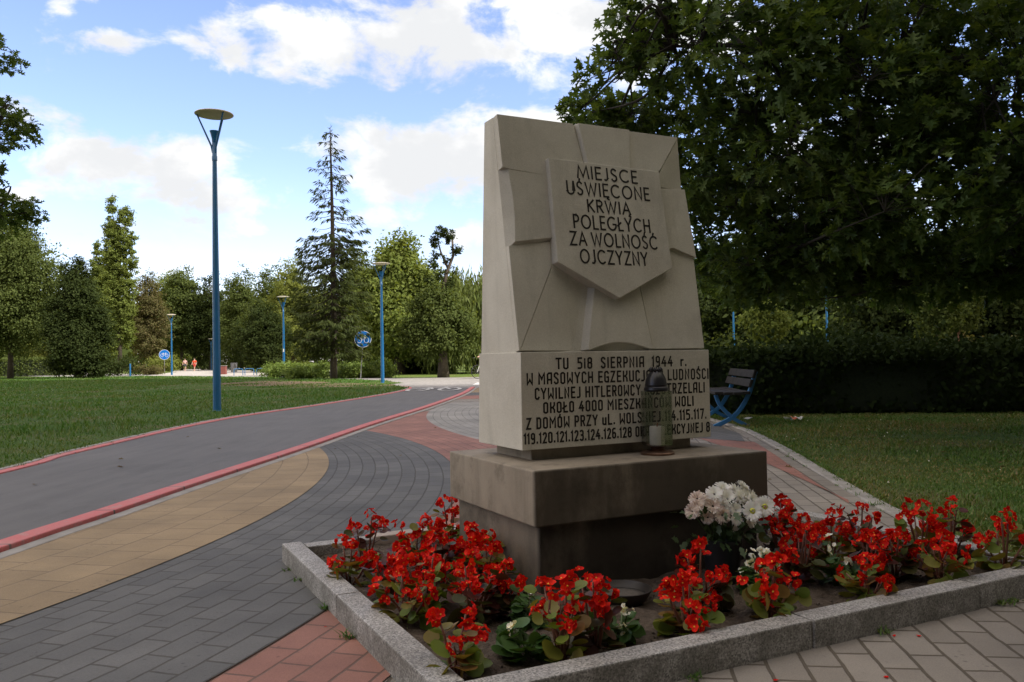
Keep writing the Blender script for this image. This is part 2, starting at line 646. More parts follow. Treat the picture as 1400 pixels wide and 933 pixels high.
ARC = (-11.4, 6.0)                 # centre of the curved paving bands beside the cycle path
P_GREY = paver_mat('grey_pavers', ((.275, .250, .220), (.228, .206, .180)), (.105, .088, .068), (.25, .118), rot=R(90 + 7))
P_DARK = paver_mat('charcoal_pavers', ((.128, .127, .124), (.100, .100, .099)), (.066, .062, .053), (.25, .118), (ARC[0], ARC[1], 10.4), mortar=.006)
P_YEL = paver_mat('ochre_pavers', ((.300, .222, .128), (.262, .192, .110)), (.19, .14, .085), (.30, .247), (ARC[0], ARC[1], 9.8), mortar=.005)
P_RED = paver_mat('red_pavers', ((.305, .150, .115), (.255, .124, .097)), (.15, .09, .07), (.25, .122), (ARC[0], ARC[1], 11.0), mortar=.006)
P_PALE = paver_mat('pale_grey_pavers', ((.29, .28, .262), (.25, .242, .225)), (.15, .14, .125), (.25, .13), (14.1, 16.2, 16.0), mortar=.006)
P_RED2 = paver_mat('red_brick_strip', ((.33, .155, .12), (.28, .13, .10)), (.20, .12, .095), (.25, .122), rot=R(4), mortar=.006)


def lawn_mat(name, cols):
    m, T, p, o = new_mat(name)
    v = coords(T)
    n = nz(T, v, .55, 8, .65)
    c = T.ramp(n, [(.30, cols[0]), (.50, cols[1]), (.66, cols[2])])
    c = T.mix(1.0, c, T.ramp(nz(T, v, 38, 4, .7), [(.3, (.6, .6, .6)), (.7, (1.35, 1.35, 1.3))]), 'MULTIPLY')
    T.l(c, p.inputs['Base Color'])
    p.inputs['Roughness'].default_value = .95
    p.inputs['Specular IOR Level'].default_value = .1
    bump(T, p, nz(T, v, 60, 4), .8, .03)
    return m


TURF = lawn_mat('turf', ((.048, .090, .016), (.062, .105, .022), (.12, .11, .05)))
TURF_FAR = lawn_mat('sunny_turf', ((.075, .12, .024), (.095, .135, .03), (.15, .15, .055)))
BLADE = leaf_mat('grass_blade', [(.036, .108, .011), (.052, .142, .015), (.070, .160, .021), (.105, .158, .034)], .3, .5, .3, big=(.33, (1.35, .95, 1.2)))
BLADE_R = leaf_mat('grass_blade_mown', [(.044, .108, .013), (.066, .148, .020), (.094, .165, .030), (.165, .175, .065)], .3, .5, .3, big=(.7, (1.7, 1.05, 1.5)))

BLUE = mat('blue_gloss_paint', (.010, .115, .285), (.008, .092, .235), scale=3, rough=.34, spec=.5, coat=.2)
BLUE_PALE = mat('faded_blue_paint', (.025, .15, .33), (.018, .11, .27), scale=3, rough=.45)
LAMP_TOP = mat('grey_lamp_disc', (.78, .70, .56), (.66, .59, .47), rough=.5)
WOOD = mat('weathered_bench_board', (.034, .031, .028), (.017, .016, .015), scale=7, rough=.85, spec=.15, bmp=.4, bscale=25)
BARK = mat('bark', (.085, .066, .050), (.035, .028, .022), scale=9, rough=.95, bmp=1.0, bscale=18)
BARK_PALE = mat('sunlit_bark', (.19, .145, .11), (.09, .068, .052), scale=6, rough=.95, bmp=1.0, bscale=14)
BARK_MID = mat('grey_brown_bark', (.125, .098, .076), (.055, .044, .036), scale=6, rough=.95, bmp=1.0, bscale=14)
BARK_RED = mat('reddish_young_bark', (.24, .115, .07), (.15, .07, .045), scale=6, rough=.9, bmp=.6, bscale=14)
STEEL = mat('galvanised_post', (.33, .33, .33), (.24, .24, .245), rough=.45, metal=.6)
SIGN_BLUE = mat('sign_blue', (.006, .13, .46), (.006, .115, .42), rough=.8, spec=.1)
SIGN_WHITE = mat('sign_white', (.75, .76, .78), (.68, .69, .72), rough=.4)
WHITE_PAPER = mat('white_paper', (.72, .71, .68), (.6, .59, .57), rough=.6)
ORANGE = mat('orange_print', (.70, .16, .03), (.62, .12, .02), rough=.5)

# ------------------------------------------------------------------ ground, paths and paving (setting)
def sheet(name, pts, z, m, kind='structure', thick=0.0):
    mb = MB()
    pts = [(p[0], p[1]) for p in pts]
    if thick:
        mb.prism([(x, y, z - thick) for x, y in pts], [(x, y, z) for x, y in pts])
    else:
        mb.add([(x, y, z) for x, y in pts], [tuple(range(len(pts)))])
    o = mb.build(name, m)
    if not thick and o.data.polygons[0].normal.z < 0:
        o.data.flip_normals()
    o['kind'] = kind
    return o


def arc(c, r, a0, a1, n=40):
    return [(c[0] + r * math.cos(a0 + (a1 - a0) * i / n), c[1] + r * math.sin(a0 + (a1 - a0) * i / n)) for i in range(n + 1)]


def catmull(P, n=8):
    P = [np.array(p, float) for p in P]
    Q = [2 * P[0] - P[1]] + P + [2 * P[-1] - P[-2]]
    out = []
    for i in range(1, len(Q) - 2):
        for k in range(n):
            t = k / n
            a, b, c, d = Q[i - 1], Q[i], Q[i + 1], Q[i + 2]
            out.append(.5 * ((2 * b) + (c - a) * t + (2 * a - 5 * b + 4 * c - d) * t * t + (3 * b - a - 3 * c + d) * t ** 3))
    out.append(P[-1])
    return [tuple(p) for p in out]


KERB = catmull([(-3.3, -40), (-3.15, -16), (-3.05, -4), (-2.98, 2), (-2.86, 4.6), (-2.79, 5.41), (-2.70, 6.74), (-2.49, 9.27), (-2.27, 12.7), (-1.86, 17.25), (-1.50, 23.3), (-1.44, 28.6)])
LEFT = catmull([(-5.6, -40), (-5.2, -16), (-4.75, -4), (-4.75, 2), (-4.93, 7.98), (-5.13, 9.68), (-5.22, 14.77), (-4.42, 19.72), (-3.72, 25.7), (-3.80, 30.2), (-5.2, 33.6)])
FAR_EDGE = [G(552, 524), G(520, 520.5), G(460, 518.2), G(400, 516.5), G(300, 515.5), G(200, 514.8), G(100, 515.6), G(-60, 517)]   # lawn meets the cross path

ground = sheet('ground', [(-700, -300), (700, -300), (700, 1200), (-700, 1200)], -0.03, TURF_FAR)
lawn_pts = LEFT + [(p.x, p.y) for p in FAR_EDGE] + [(-90, 60), (-70, -40)]
sheet('lawn', lawn_pts, 0.01, TURF)
EARTH = lawn_mat('worn_dry_turf', ((.13, .10, .062), (.17, .128, .085), (.21, .165, .115)))
sheet('bare_earth', [(-15.2, 41.5), (-12.5, 36.5), (-9.5, 34.0), (-6.8, 32.2), (-4.6, 32.0), (-4.7, 33.6), (-6.2, 36), (-8.2, 38.5), (-10.4, 42), (-13.4, 44.5)], 0.014, EARTH)
# cycle path, cross road and the pale path beyond
road_pts = LEFT + [(-5.5, 36), (-2, 36), (-1.44, 30)] + KERB[::-1]
sheet('cycle_path', road_pts, 0.0, ASPHALT)
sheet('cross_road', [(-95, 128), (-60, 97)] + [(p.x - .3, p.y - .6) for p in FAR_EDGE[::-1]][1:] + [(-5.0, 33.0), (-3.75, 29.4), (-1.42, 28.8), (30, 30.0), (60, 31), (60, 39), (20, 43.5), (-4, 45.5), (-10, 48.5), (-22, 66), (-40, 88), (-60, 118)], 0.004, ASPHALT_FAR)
sheet('far_path', [(-21, 64.5), (-33, 75), (-41, 100), (-56, 138), (-70, 190), (-58, 190), (-46, 142), (-38, 112), (-20, 88), (-14, 66), (-12, 58)], 0.008, PALE_PATH)
sheet('far_plaza', [(-34, 84), (-20, 66), (-12, 56), (-10.5, 55), (-13, 70), (-17, 84), (-26, 98)], 0.012, PALE_PATH)


def ribbon(name, line, w, z0, z1, m, side=1, kind='structure'):
    """kerb of width w laid along a line"""
    mb = MB()
    a, b = [], []
    L = [Vector((p[0], p[1], 0)) for p in line]
    for i, p in enumerate(L):
        t = (L[min(i + 1, len(L) - 1)] - L[max(i - 1, 0)]).normalized()
        nrm = Vector((t.y, -t.x, 0)) * side
        a.append(p)
        b.append(p + nrm * w)
    vs, fs = [], []
    for p, q in zip(a, b):
        vs += [(p.x, p.y, z0), (p.x, p.y, z1), (q.x, q.y, z1), (q.x, q.y, z0)]
    for i in range(len(L) - 1):
        for k in range(3):
            fs.append((i * 4 + k, (i + 1) * 4 + k, (i + 1) * 4 + k + 1, i * 4 + k + 1))
    n = len(L)
    fs += [(0, 1, 2, 3), ((n - 1) * 4, (n - 1) * 4 + 3, (n - 1) * 4 + 2, (n - 1) * 4 + 1)]
    mb.add(vs, fs)
    o = mb.build(name, m, bevel=.008)
    o['kind'] = kind
    return o


ribbon('kerb_plaza', KERB, .14, -.02, .045, KERB_RED, 1)
ribbon('kerb_lawn', LEFT[:-4], .115, -.02, .014, KERB_RED, 1)
ribbon('kerb_lawn_backing', LEFT[:-4], .07, -.02, .020, CONCRETE, -1)

# plaza: one grey sheet, coloured bands laid on it
EDGE = catmull([(2.3, -40), (2.2, -16), (2.16, -4), (2.22, 3.0), (2.28, 4.9), (2.36, 5.8), (2.56, 7.3), (2.72, 8.4), (2.95, 10.4), (3.0, 11.8), (2.9, 14), (2.4, 19), (1.8, 24), (1.6, 29)])
K14 = [(x + .14, y) for x, y in KERB]
sheet('plaza', K14 + [(1.6, 29)] + EDGE[::-1][1:], 0.004, P_GREY)
ribbon('plaza_edging', EDGE, .10, -.02, .02, CONCRETE, 1)
kx = lambda y: float(np.interp(y, [p[1] for p in K14], [p[0] for p in K14]))
# gravelly concrete strip behind the red kerb
ribbon('kerb_strip', K14, .10, .0, .020, CONCRETE, 1)
def band(name, r, z, m):
    pts = arc(ARC, r, R(-50), R(75), 260)
    keep = [(x, y) for x, y in pts if x > kx(y) and y > -3.5]
    ya, yb = keep[0][1], keep[-1][1]
    k = [(x - .01, y) for x, y in K14 if ya < y < yb]
    return sheet(name, keep + k[::-1], z, m)


# red wedge between the charcoal band and the pale disc
redpts = [q for q in arc(ARC, 11.5, R(-42), R(12), 40) if q[0] > kx(q[1])]
yf = redpts[0][1]
disc_c, disc_r = (14.12, 16.21), 15.73
redpts += [p for p in arc(disc_c, disc_r, R(206), R(178), 30) if p[1] < 16.2 and p[0] > kx(p[1])]
yl = redpts[-1][1]
redpts += [(x - .01, y) for x, y in K14 if yf < y < yl][::-1]
sheet('paving_red', redpts, 0.008, P_RED)
band('paving_charcoal', 10.97, 0.012, P_DARK)
band('paving_ochre', 9.825, 0.016, P_YEL)
sheet('paving_pale', [p for p in arc(disc_c, disc_r, R(207), R(170), 40) if p[0] > kx(p[1])] + [(0.2, 19.5), (1.6, 17), (2.0, 13), (1.6, 10), (.9, 8.6)], 0.006, P_PALE)
sheet('paving_red_far', [(kx(20.5), 20.5), (.6, 21.2), (2.0, 21.4), (1.9, 23.2), (.4, 23.0), (kx(22.4), 22.4)], 0.010, P_RED2)
sheet('paving_charcoal_far', [(kx(22.4), 22.45), (.4, 23.05), (1.9, 23.25), (1.8, 25), (.4, 24.9), (kx(24.4), 24.4)], 0.010, P_DARK)
sheet('paving_ochre_far', [(kx(24.5), 24.5), (.4, 25), (1.8, 25.1), (1.65, 28), (kx(28), 28)], 0.010, P_YEL)
# right hand side of the plaza
ed = [p for p in EDGE if 4.6 < p[1] < 10.6]
inner = [(2.20, 9.9), (2.26, 9.0), (2.28, 8.0), (2.28, 7.3), (2.26, 6.4), (2.24, 5.6)]
sheet('paving_red_strip', [(x - .13, y) for x, y in ed if 5.4 < y < 9.4] + inner, 0.010, P_RED2)
sheet('paving_charcoal_strip', [(2.20, 9.93), (2.62, 9.42), (2.82, 10.4), (2.86, 11.8), (2.76, 14), (1.9, 13.2)], 0.010, P_DARK)
# right lawn
sheet('lawn_right', [(x + .09, y) for x, y in EDGE] + [(6, 29.5), (60, 30.5), (60, -40)], 0.008, TURF)

# the bicycle painted on the cycle path
def bike_icon(mb, c, w, h, t, z):
    """flat bicycle mark: two wheels and a frame; every stroke lies a little above the one before"""
    lvl = [0]
    def stroke(pts, closed=False, t=t):
        n = len(pts)
        lvl[0] += 1
        zz = z + .0025 * lvl[0]
        P = [Vector((p[0] * w + c[0], p[1] * h + c[1], zz)) for p in pts]
        A, B = [], []
        for i in range(n):
            q0 = P[(i - 1) % n] if closed else P[max(i - 1, 0)]
            q1 = P[(i + 1) % n] if closed else P[min(i + 1, n - 1)]
            d = (q1 - q0).normalized()
            nr = Vector((-d.y, d.x, 0)) * t * .5
            A.append(P[i] + nr)
            B.append(P[i] - nr)
        m = n if closed else n - 1
        mb.add(A + B, [(i, (i + 1) % n, n + (i + 1) % n, n + i) for i in range(m)])
    for cx in (-.3, .3):
        stroke([(cx + .19 * math.cos(2 * math.pi * k / 20), -.12 + .34 * math.sin(2 * math.pi * k / 20)) for k in range(20)], True)
    stroke([(-.3, -.12), (-.14, .26), (.18, .26), (.3, -.12)])
    stroke([(-.14, .30), (-.02, -.12), (.17, .22)])
    stroke([(-.22, .36), (-.08, .36)])
    stroke([(.18, .20), (.15, .44), (.26, .46)])


mb = MB()
bike_icon(mb, (-2.62, 28.0), 1.75, 3.6, .13, .012)
o = mb.build('path_marking', ROAD_WHITE)
o['kind'] = 'structure'
sheet('crossing_mark', [(-1.55, 31.4), (.9, 31.6), (.9, 34.6), (-1.5, 34.6)], 0.012, ROAD_WHITE)

# ------------------------------------------------------------------ the memorial
MA = R(26.85)
MO = Vector((.08, 3.251, 0))
mon = thing('memorial_stone', 'tall sandstone war memorial with a shield and black inscriptions on a stepped block', 'memorial', MO, MA)


def face_pt(s, t, h):
    """point of the leaning front: s across, t up the slope, h out of it"""
    L = math.hypot(.155, 1.07)
    ty, tz = .155 / L, 1.07 / L
    return (s, .295 + t * ty - h * tz, 1.03 + t * tz + h * ty)


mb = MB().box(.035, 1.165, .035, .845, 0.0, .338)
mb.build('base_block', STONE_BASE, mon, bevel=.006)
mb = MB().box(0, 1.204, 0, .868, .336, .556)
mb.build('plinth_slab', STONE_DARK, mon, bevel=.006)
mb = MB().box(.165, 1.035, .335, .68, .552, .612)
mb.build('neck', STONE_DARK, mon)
st = MB()
st.hexa([(.090, .275, .606), (1.112, .275, .606), (1.112, .72, .606), (.090, .72, .606),
         (.090, .275, 1.024), (1.110, .275, 1.024), (1.110, .70, 1.024), (.090, .70, 1.024)])
bl = face_pt(.098, -.02, -.036); br = face_pt(1.102, -.02, -.036)
tl = face_pt(.078, 1.072, -.036); tr = face_pt(1.084, 1.068, -.036)
st.hexa([bl, br, (1.102, .695, 1.01), (.098, .695, 1.01), tl, tr, (1.084, .575, tr[2]), (.078, .575, tl[2])])


def relief(top, base=None, lo=-.045):
    base = base or [(s, t) for s, t, h in top]
    st.prism([face_pt(s, t, lo) for s, t in base], [face_pt(s, t, h) for s, t, h in top])


relief([(.079, 1.071, .006), (.084, .822, .006), (.112, .818, .006), (.34, .80, .006), (.52, .84, .006), (.474, 1.071, .006)])
relief([(.112, .822, .004), (.124, .70, .004), (.126, .60, .004), (.116, .484, .004), (.33, .515, .006), (.33, .822, .006)],
       [(.0828, .822), (.0850, .70), (.0869, .60), (.0896, .455), (.33, .505), (.33, .822)], -.0362)
relief([(.494, 1.070, .022), (.530, .84, .022), (.758, .84, .022), (.781, 1.070, .022)], [(.462, 1.070), (.500, .84), (.758, .84), (.781, 1.070)])
relief([(.784, 1.069, .010), (.760, .84, .010), (.90, .84, .010), (.955, .893, .010), (1.082, 1.069, .010)])
relief([(1.083, 1.067, .004), (.957, .892, .008), (.90, .80, .008), (1.098, .806, -.030)])
relief([(.90, .792, .006), (.92, .48, .010), (.974, .494, .010), (1.112, .452, .006), (1.099, .803, -.004)])
relief([(.0905, .47, -.010), (.300, .50, -.010), (.296, .379, -.010), (.103, .004, -.010), (.0985, .004, -.010)])
relief([(.298, .50, -.012), (.60, .30, -.040), (.490, .283, -.040), (.416, .004, -.040), (.105, .004, -.012), (.298, .378, -.012)])
arcp = [(.452 + (.79 - .452) * i / 12, .002 + .034 * math.sin(math.pi * i / 12)) for i in range(13)]
relief([(.512, .300, -.004)] + [(.444, .004, -.004)] + [(s, t, -.004) for s, t in arcp] + [(.800, .004, -.004), (.762, .300, -.004)],
       [(.488, .300)] + [(.416, .004)] + [(s, t) for s, t in arcp] + [(.800, .004), (.762, .300)])
relief([(.768, .33, -.014), (.806, .004, -.014), (1.108, .004, -.008), (1.107, .47, -.008), (.972, .52, -.008), (.90, .46, -.010)])
st.build('stele', STONE, mon, bevel=.0025)
sh = MB()
shp = [(.307, .877), (.303, .393), (.614, .233), (.934, .385), (.92, .866)]
sh.prism([face_pt(s, t, -.046) for s, t in shp], [face_pt(s, t, .036) for s, t in shp])
shield = sh.build('shield', STONE, mon, bevel=.003)

# lettering ------------------------------------------------------------------
def A(cx, cy, rx, ry, a0, a1, n=10):
    return [(cx + rx * math.cos(R(a0 + (a1 - a0) * i / n)), cy + ry * math.sin(R(a0 + (a1 - a0) * i / n))) for i in range(n + 1)]


UP = {  # humanist capitals of the shield: width, strokes
    'M': (.86, [[(.02, 0), (.14, 1), (.43, .12), (.72, 1), (.84, 0)]]),
    'I': (.10, [[(.05, 0), (.05, 1)]]),
    'E': (.46, [[(.44, 1), (.05, 1), (.05, 0), (.44, 0)], [(.05, .52), (.38, .52)]]),
    'J': (.34, [[(.27, 1), (.27, .2)] + A(.12, .2, .15, .2, 0, -120, 7)]),
    'S': (.48, [A(.24, .75, .19, .25, 35, 200, 9) + [(.14, .58), (.34, .44)] + A(.24, .25, .2, .25, 30, -150, 9)]),
    'C': (.74, [A(.42, .5, .38, .5, 50, 310, 18)]),
    'U': (.60, [[(.05, 1), (.05, .25)] + A(.3, .25, .25, .25, 180, 360, 10) + [(.55, .25), (.55, 1)]]),
    'W': (.92, [[(.02, 1), (.24, 0), (.46, .92), (.68, 0), (.90, 1)]]),
    'O': (.84, [A(.42, .5, .38, .5, 0, 360, 24)]),
    'N': (.62, [[(.05, 0), (.05, 1), (.57, 0), (.57, 1)]]),
    'K': (.54, [[(.05, 0), (.05, 1)], [(.50, 1), (.07, .46)], [(.16, .56), (.52, 0)]]),
    'R': (.52, [[(.05, 0), (.05, 1), (.24, 1)] + A(.24, .76, .22, .24, 90, -90, 8) + [(.05, .52)], [(.22, .52), (.50, 0)]]),
    'A': (.66, [[(.02, 0), (.33, 1), (.64, 0)], [(.13, .34), (.53, .34)]]),
    'P': (.48, [[(.05, 0), (.05, 1), (.24, 1)] + A(.24, .74, .22, .26, 90, -90, 8) + [(.05, .48)]]),
    'L': (.44, [[(.05, 1), (.05, 0), (.42, 0)]]),
    'G': (.78, [A(.42, .5, .38, .5, 50, 335, 18) + [(.76, .44), (.50, .44)]]),
    'Y': (.60, [[(.02, 1), (.30, .48), (.58, 1)], [(.30, .48), (.30, 0)]]),
    'H': (.60, [[(.05, 0), (.05, 1)], [(.55, 0), (.55, 1)], [(.05, .52), (.55, .52)]]),
    'Z': (.58, [[(.05, 1), (.55, 1), (.03, 0), (.56, 0)]]),
}
c_ = .09
LO = {  # narrow squared capitals of the lower panel
    'O': (.40, [[(.05 + c_, 0), (.05, c_), (.05, 1 - c_), (.05 + c_, 1), (.35 - c_, 1), (.35, 1 - c_), (.35, c_), (.35 - c_, 0), (.05 + c_, 0)]]),
    'U': (.42, [[(.05, 1), (.05, c_), (.05 + c_, 0), (.37 - c_, 0), (.37, c_), (.37, 1)]]),
    'T': (.42, [[(.0, 1), (.42, 1)], [(.21, 1), (.21, 0)]]),
    'S': (.38, [[(.34, .86), (.26, 1), (.13, 1), (.05, .90), (.05, .68), (.33, .36), (.33, .1), (.25, 0), (.12, 0), (.04, .14)]]),
    'I': (.12, [[(.06, 0), (.06, 1)]]),
    'E': (.38, [[(.36, 1), (.06, 1), (.06, 0), (.36, 0)], [(.06, .52), (.31, .52)]]),
    'R': (.40, [[(.06, 0), (.06, 1), (.27, 1), (.35, .9), (.35, .58), (.27, .48), (.06, .48)], [(.22, .48), (.36, 0)]]),
    'P': (.38, [[(.06, 0), (.06, 1), (.26, 1), (.34, .9), (.34, .54), (.26, .44), (.06, .44)]]),
    'N': (.44, [[(.06, 0), (.06, 1), (.38, 0), (.38, 1)]]),
    'A': (.42, [[(.05, 0), (.05, .88), (.15, 1), (.37, 1), (.37, 0)], [(.05, .38), (.37, .38)]]),
    'W': (.50, [[(.05, 1), (.05, .0), (.25, .42), (.45, 0), (.45, 1)]]),
    'M': (.54, [[(.05, 0), (.05, 1), (.27, .45), (.49, 1), (.49, 0)]]),
    'Y': (.44, [[(.03, 1), (.22, .48), (.41, 1)], [(.22, .48), (.22, 0)]]),
    'C': (.38, [[(.35, .84), (.27, 1), (.14, 1), (.05, .9), (.05, .1), (.14, 0), (.27, 0), (.35, .16)]]),
    'H': (.44, [[(.06, 0), (.06, 1)], [(.38, 0), (.38, 1)], [(.06, .5), (.38, .5)]]),
    'G': (.40, [[(.35, .84), (.27, 1), (.14, 1), (.05, .9), (.05, .1), (.14, 0), (.35, 0), (.35, .46), (.22, .46)]]),
    'Z': (.40, [[(.04, 1), (.36, 1), (.03, 0), (.37, 0)]]),
    'K': (.42, [[(.06, 0), (.06, 1)], [(.37, 1), (.37, .74), (.24, .5), (.06, .5)], [(.24, .5), (.37, .26), (.37, 0)]]),
    'J': (.32, [[(.26, 1), (.26, .1), (.18, 0), (.02, 0)]]),
    'L': (.36, [[(.06, 1), (.06, 0), (.35, 0)]]),
    'D': (.42, [[(.06, 0), (.06, 1), (.27, 1), (.36, .88), (.36, .12), (.27, 0), (.06, 0)]]),
    '5': (.38, [[(.34, 1), (.06, 1), (.06, .58), (.25, .58), (.34, .48), (.34, .1), (.25, 0), (.05, 0)]]),
    '8': (.40, [[(.14, .53), (.06, .62), (.06, .9), (.14, 1), (.26, 1), (.34, .9), (.34, .62), (.26, .53), (.14, .53), (.05, .43), (.05, .1), (.14, 0), (.26, 0), (.35, .1), (.35, .43), (.26, .53)]]),
    '1': (.16, [[(.0, .86), (.10, 1), (.10, 0)]]),
    '9': (.38, [[(.33, .5), (.14, .44), (.05, .54), (.05, .9), (.13, 1), (.25, 1), (.33, .9), (.33, .1), (.25, 0), (.08, 0)]]),
    '6': (.38, [[(.31, 1), (.14, 1), (.05, .9), (.05, .1), (.13, 0), (.25, 0), (.33, .1), (.33, .46), (.25, .56), (.05, .5)]]),
    '4': (.42, [[(.26, 1), (.03, .32), (.40, .32)], [(.30, .60), (.30, 0)]]),
    '0': (.40, [[(.05 + c_, 0), (.05, c_), (.05, 1 - c_), (.05 + c_, 1), (.35 - c_, 1), (.35, 1 - c_), (.35, c_), (.35 - c_, 0), (.05 + c_, 0)]]),
    '2': (.38, [[(.05, .84), (.13, 1), (.25, 1), (.33, .9), (.33, .66), (.05, 0), (.35, 0)]]),
    '3': (.38, [[(.05, .94), (.12, 1), (.25, 1), (.33, .9), (.33, .64), (.24, .54), (.14, .54)], [(.24, .54), (.34, .44), (.34, .1), (.25, 0), (.12, 0), (.04, .08)]]),
    '7': (.36, [[(.02, 1), (.34, 1), (.14, 0)]]),
    'i': (.12, [[(.06, 0), (.06, .62)], [(.06, .78), (.06, .92)]]),
    'r': (.28, [[(.06, 0), (.06, .62)], [(.06, .48), (.14, .62), (.26, .60)]]),
    'u': (.36, [[(.05, .66), (.05, .08), (.13, 0), (.31, 0), (.31, .66)]]),
    '.': (.13, [[(.06, 0), (.06, .10)]]),
}
ACC = {'Ś': ('S', 'dot'), 'Ć': ('C', 'dot'), 'Ó': ('O', 'dot'), 'Ń': ('N', 'dot'), 'Ę': ('E', 'tail'), 'Ą': ('A', 'tail'), 'Ł': ('L', 'bar')}


def glyph(ch, F):
    if ch == 'l': return F['L'] if F is LO else F['L']
    if ch in ACC:
        b, kind = ACC[ch]
        w, st_ = F[b]
        st_ = [list(s) for s in st_]
        if kind == 'dot': st_.append([(w * .5, 1.12), (w * .58, 1.26)])
        if kind == 'tail': st_.append([(w - .08, 0), (w - .14, -.14), (w - .02, -.22)])
        if kind == 'bar': st_.append([(-.06, .36), (.26, .62)])
        return w, st_
    return F[ch]


def write(mb, text, F, x0, x1, y0, y1, h, sw, place, gap, space):
    """text between x0 and x1; the base line drops from y0 at the left to y1 at the right"""
    pen, items = 0.0, []
    for ch in text:
        if ch == ' ':
            pen += space
            continue
        w, strokes = glyph(ch, F)
        items.append((pen, strokes))
        pen += w + gap
    pen -= gap
    kx_ = (x1 - x0) / pen
    for px, strokes in items:
        for s in strokes:
            P = [Vector((x0 + (px + x) * kx_, (y0 + (y1 - y0) * (px + x) / pen) + y * h)) for x, y in s]
            closed = (P[0] - P[-1]).length < 1e-6
            if closed: P = P[:-1]
            n = len(P)
            Aa, Bb = [], []
            for i in range(n):
                a = P[(i - 1) % n] if (closed or i > 0) else None
                c = P[(i + 1) % n] if (closed or i < n - 1) else None
                d1 = (P[i] - a).normalized() if a is not None else None
                d2 = (c - P[i]).normalized() if c is not None else None
                if d1 is None: d1 = d2
                if d2 is None: d2 = d1
                t = d1 + d2
                t = t.normalized() if t.length > 1e-5 else d1
                nr = Vector((-t.y, t.x))
                cosv = max(.45, abs(nr.dot(Vector((-d1.y, d1.x)))))
                off = nr * (sw * .5 / cosv)
                e = Vector((0, 0))
                if a is None: e = -d2 * sw * .35
                if c is None: e = d1 * sw * .35
                Aa.append(place(*(P[i] + e + off)))
                Bb.append(place(*(P[i] + e - off)))
            m = n if closed else n - 1
            mb.add(Aa + Bb, [(i, (i + 1) % n, n + (i + 1) % n, n + i) for i in range(m)])


mb = MB()
zl = [0.0]
def place_up(s, t):
    zl[0] += 1
    return face_pt(s, t, .0375)
for text, x0, x1, y, h in [('MIEJSCE', .450, .784, .795, .058), ('UŚWIĘCONE', .386, .845, .714, .060), ('KRWIĄ', .488, .725, .636, .056),
                           ('POLEGŁYCH', .405, .828, .555, .061), ('ZA WOLNOŚĆ', .378, .860, .475, .060), ('OJCZYZNY', .423, .792, .393, .061)]:
    write(mb, text, UP, x0, x1, y, y, h, .0088, place_up, .20, .26)
mb.build('inscription', INK, shield, fix=False)
mb = MB()
def place_lo(s, z):
    return (s, .2735, z)
for text, x0, x1, y, h in [('TU  5i8  SIERPNIA  1944  r.', .262, .973, .951, .044), ('W MASOWYCH EGZEKUCJACH LUDNOŚCI', .116, 1.104, .887, .045),
                           ('CYWILNEJ HITLEROWCY ROZSTRZELALI', .155, 1.079, .823, .044), ('OKOŁO 4000 MIESZKAŃCÓW WOLI', .195, 1.010, .762, .042),
                           ('Z DOMÓW PRZY ul. WOLSKIEJ.114.115.117.', .111, 1.086, .697, .043), ('119.120.121.123.124.126.128 ORAZ ELEKCYJNEJ 8', .100, 1.104, .634, .041)]:
    write(mb, text, LO, x0, x1, y, y, h, .0082, place_lo, .17, .30)
mb.build('inscription', INK, mon, fix=False)


def MP(u, v, z=0.0):
    """memorial coordinates -> world"""
    return MO + Vector((math.cos(MA) * u - math.sin(MA) * v, math.sin(MA) * u + math.cos(MA) * v, z))


# ------------------------------------------------------------------ flower bed: granite kerbs and soil
bed = thing('flower_bed_edging', 'low speckled granite kerb framing the red flower bed around the memorial', 'kerb', MO, MA)
U0, U1, V0, V1 = -.705, 2.10, -.80, 1.36
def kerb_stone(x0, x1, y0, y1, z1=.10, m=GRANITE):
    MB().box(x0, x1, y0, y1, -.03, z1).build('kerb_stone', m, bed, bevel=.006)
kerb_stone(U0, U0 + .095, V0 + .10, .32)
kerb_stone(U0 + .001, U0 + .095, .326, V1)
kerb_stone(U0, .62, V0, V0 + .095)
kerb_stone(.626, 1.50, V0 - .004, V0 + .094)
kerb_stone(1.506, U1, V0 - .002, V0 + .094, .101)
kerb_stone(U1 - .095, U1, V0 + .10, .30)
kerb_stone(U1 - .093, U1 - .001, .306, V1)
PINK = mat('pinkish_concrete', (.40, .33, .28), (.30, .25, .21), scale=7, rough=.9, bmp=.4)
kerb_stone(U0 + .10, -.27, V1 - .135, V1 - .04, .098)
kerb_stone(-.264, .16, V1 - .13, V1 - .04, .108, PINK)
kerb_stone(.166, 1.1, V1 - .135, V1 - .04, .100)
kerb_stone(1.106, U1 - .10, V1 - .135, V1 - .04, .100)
# soil, gently lumpy
mb = MB()
NX, NY = 84, 64
for j in range(NY + 1):
    for i in range(NX + 1):
        u = U0 + .05 + (U1 - U0 - .10) * i / NX
        v = V0 + .05 + (V1 - .09 - V0 - .05) * j / NY
        h = .060 + .022 * noise.noise(Vector((u * 5, v * 5, 0))) + .016 * noise.noise(Vector((u * 17, v * 17, 3))) + .006 * noise.noise(Vector((u * 45, v * 45, 7)))
        mb.v.append((u, v, h))
for j in range(NY):
    for i in range(NX):
        a = j * (NX + 1) + i
        mb.f.append((a, a + 1, a + NX + 2, a + NX + 1))
        mb.m.append(0)
so = mb.build('soil', SOIL, loc=MO, smooth=True, fix=False)
so.rotation_euler = (0, 0, MA)
so['kind'] = 'structure'

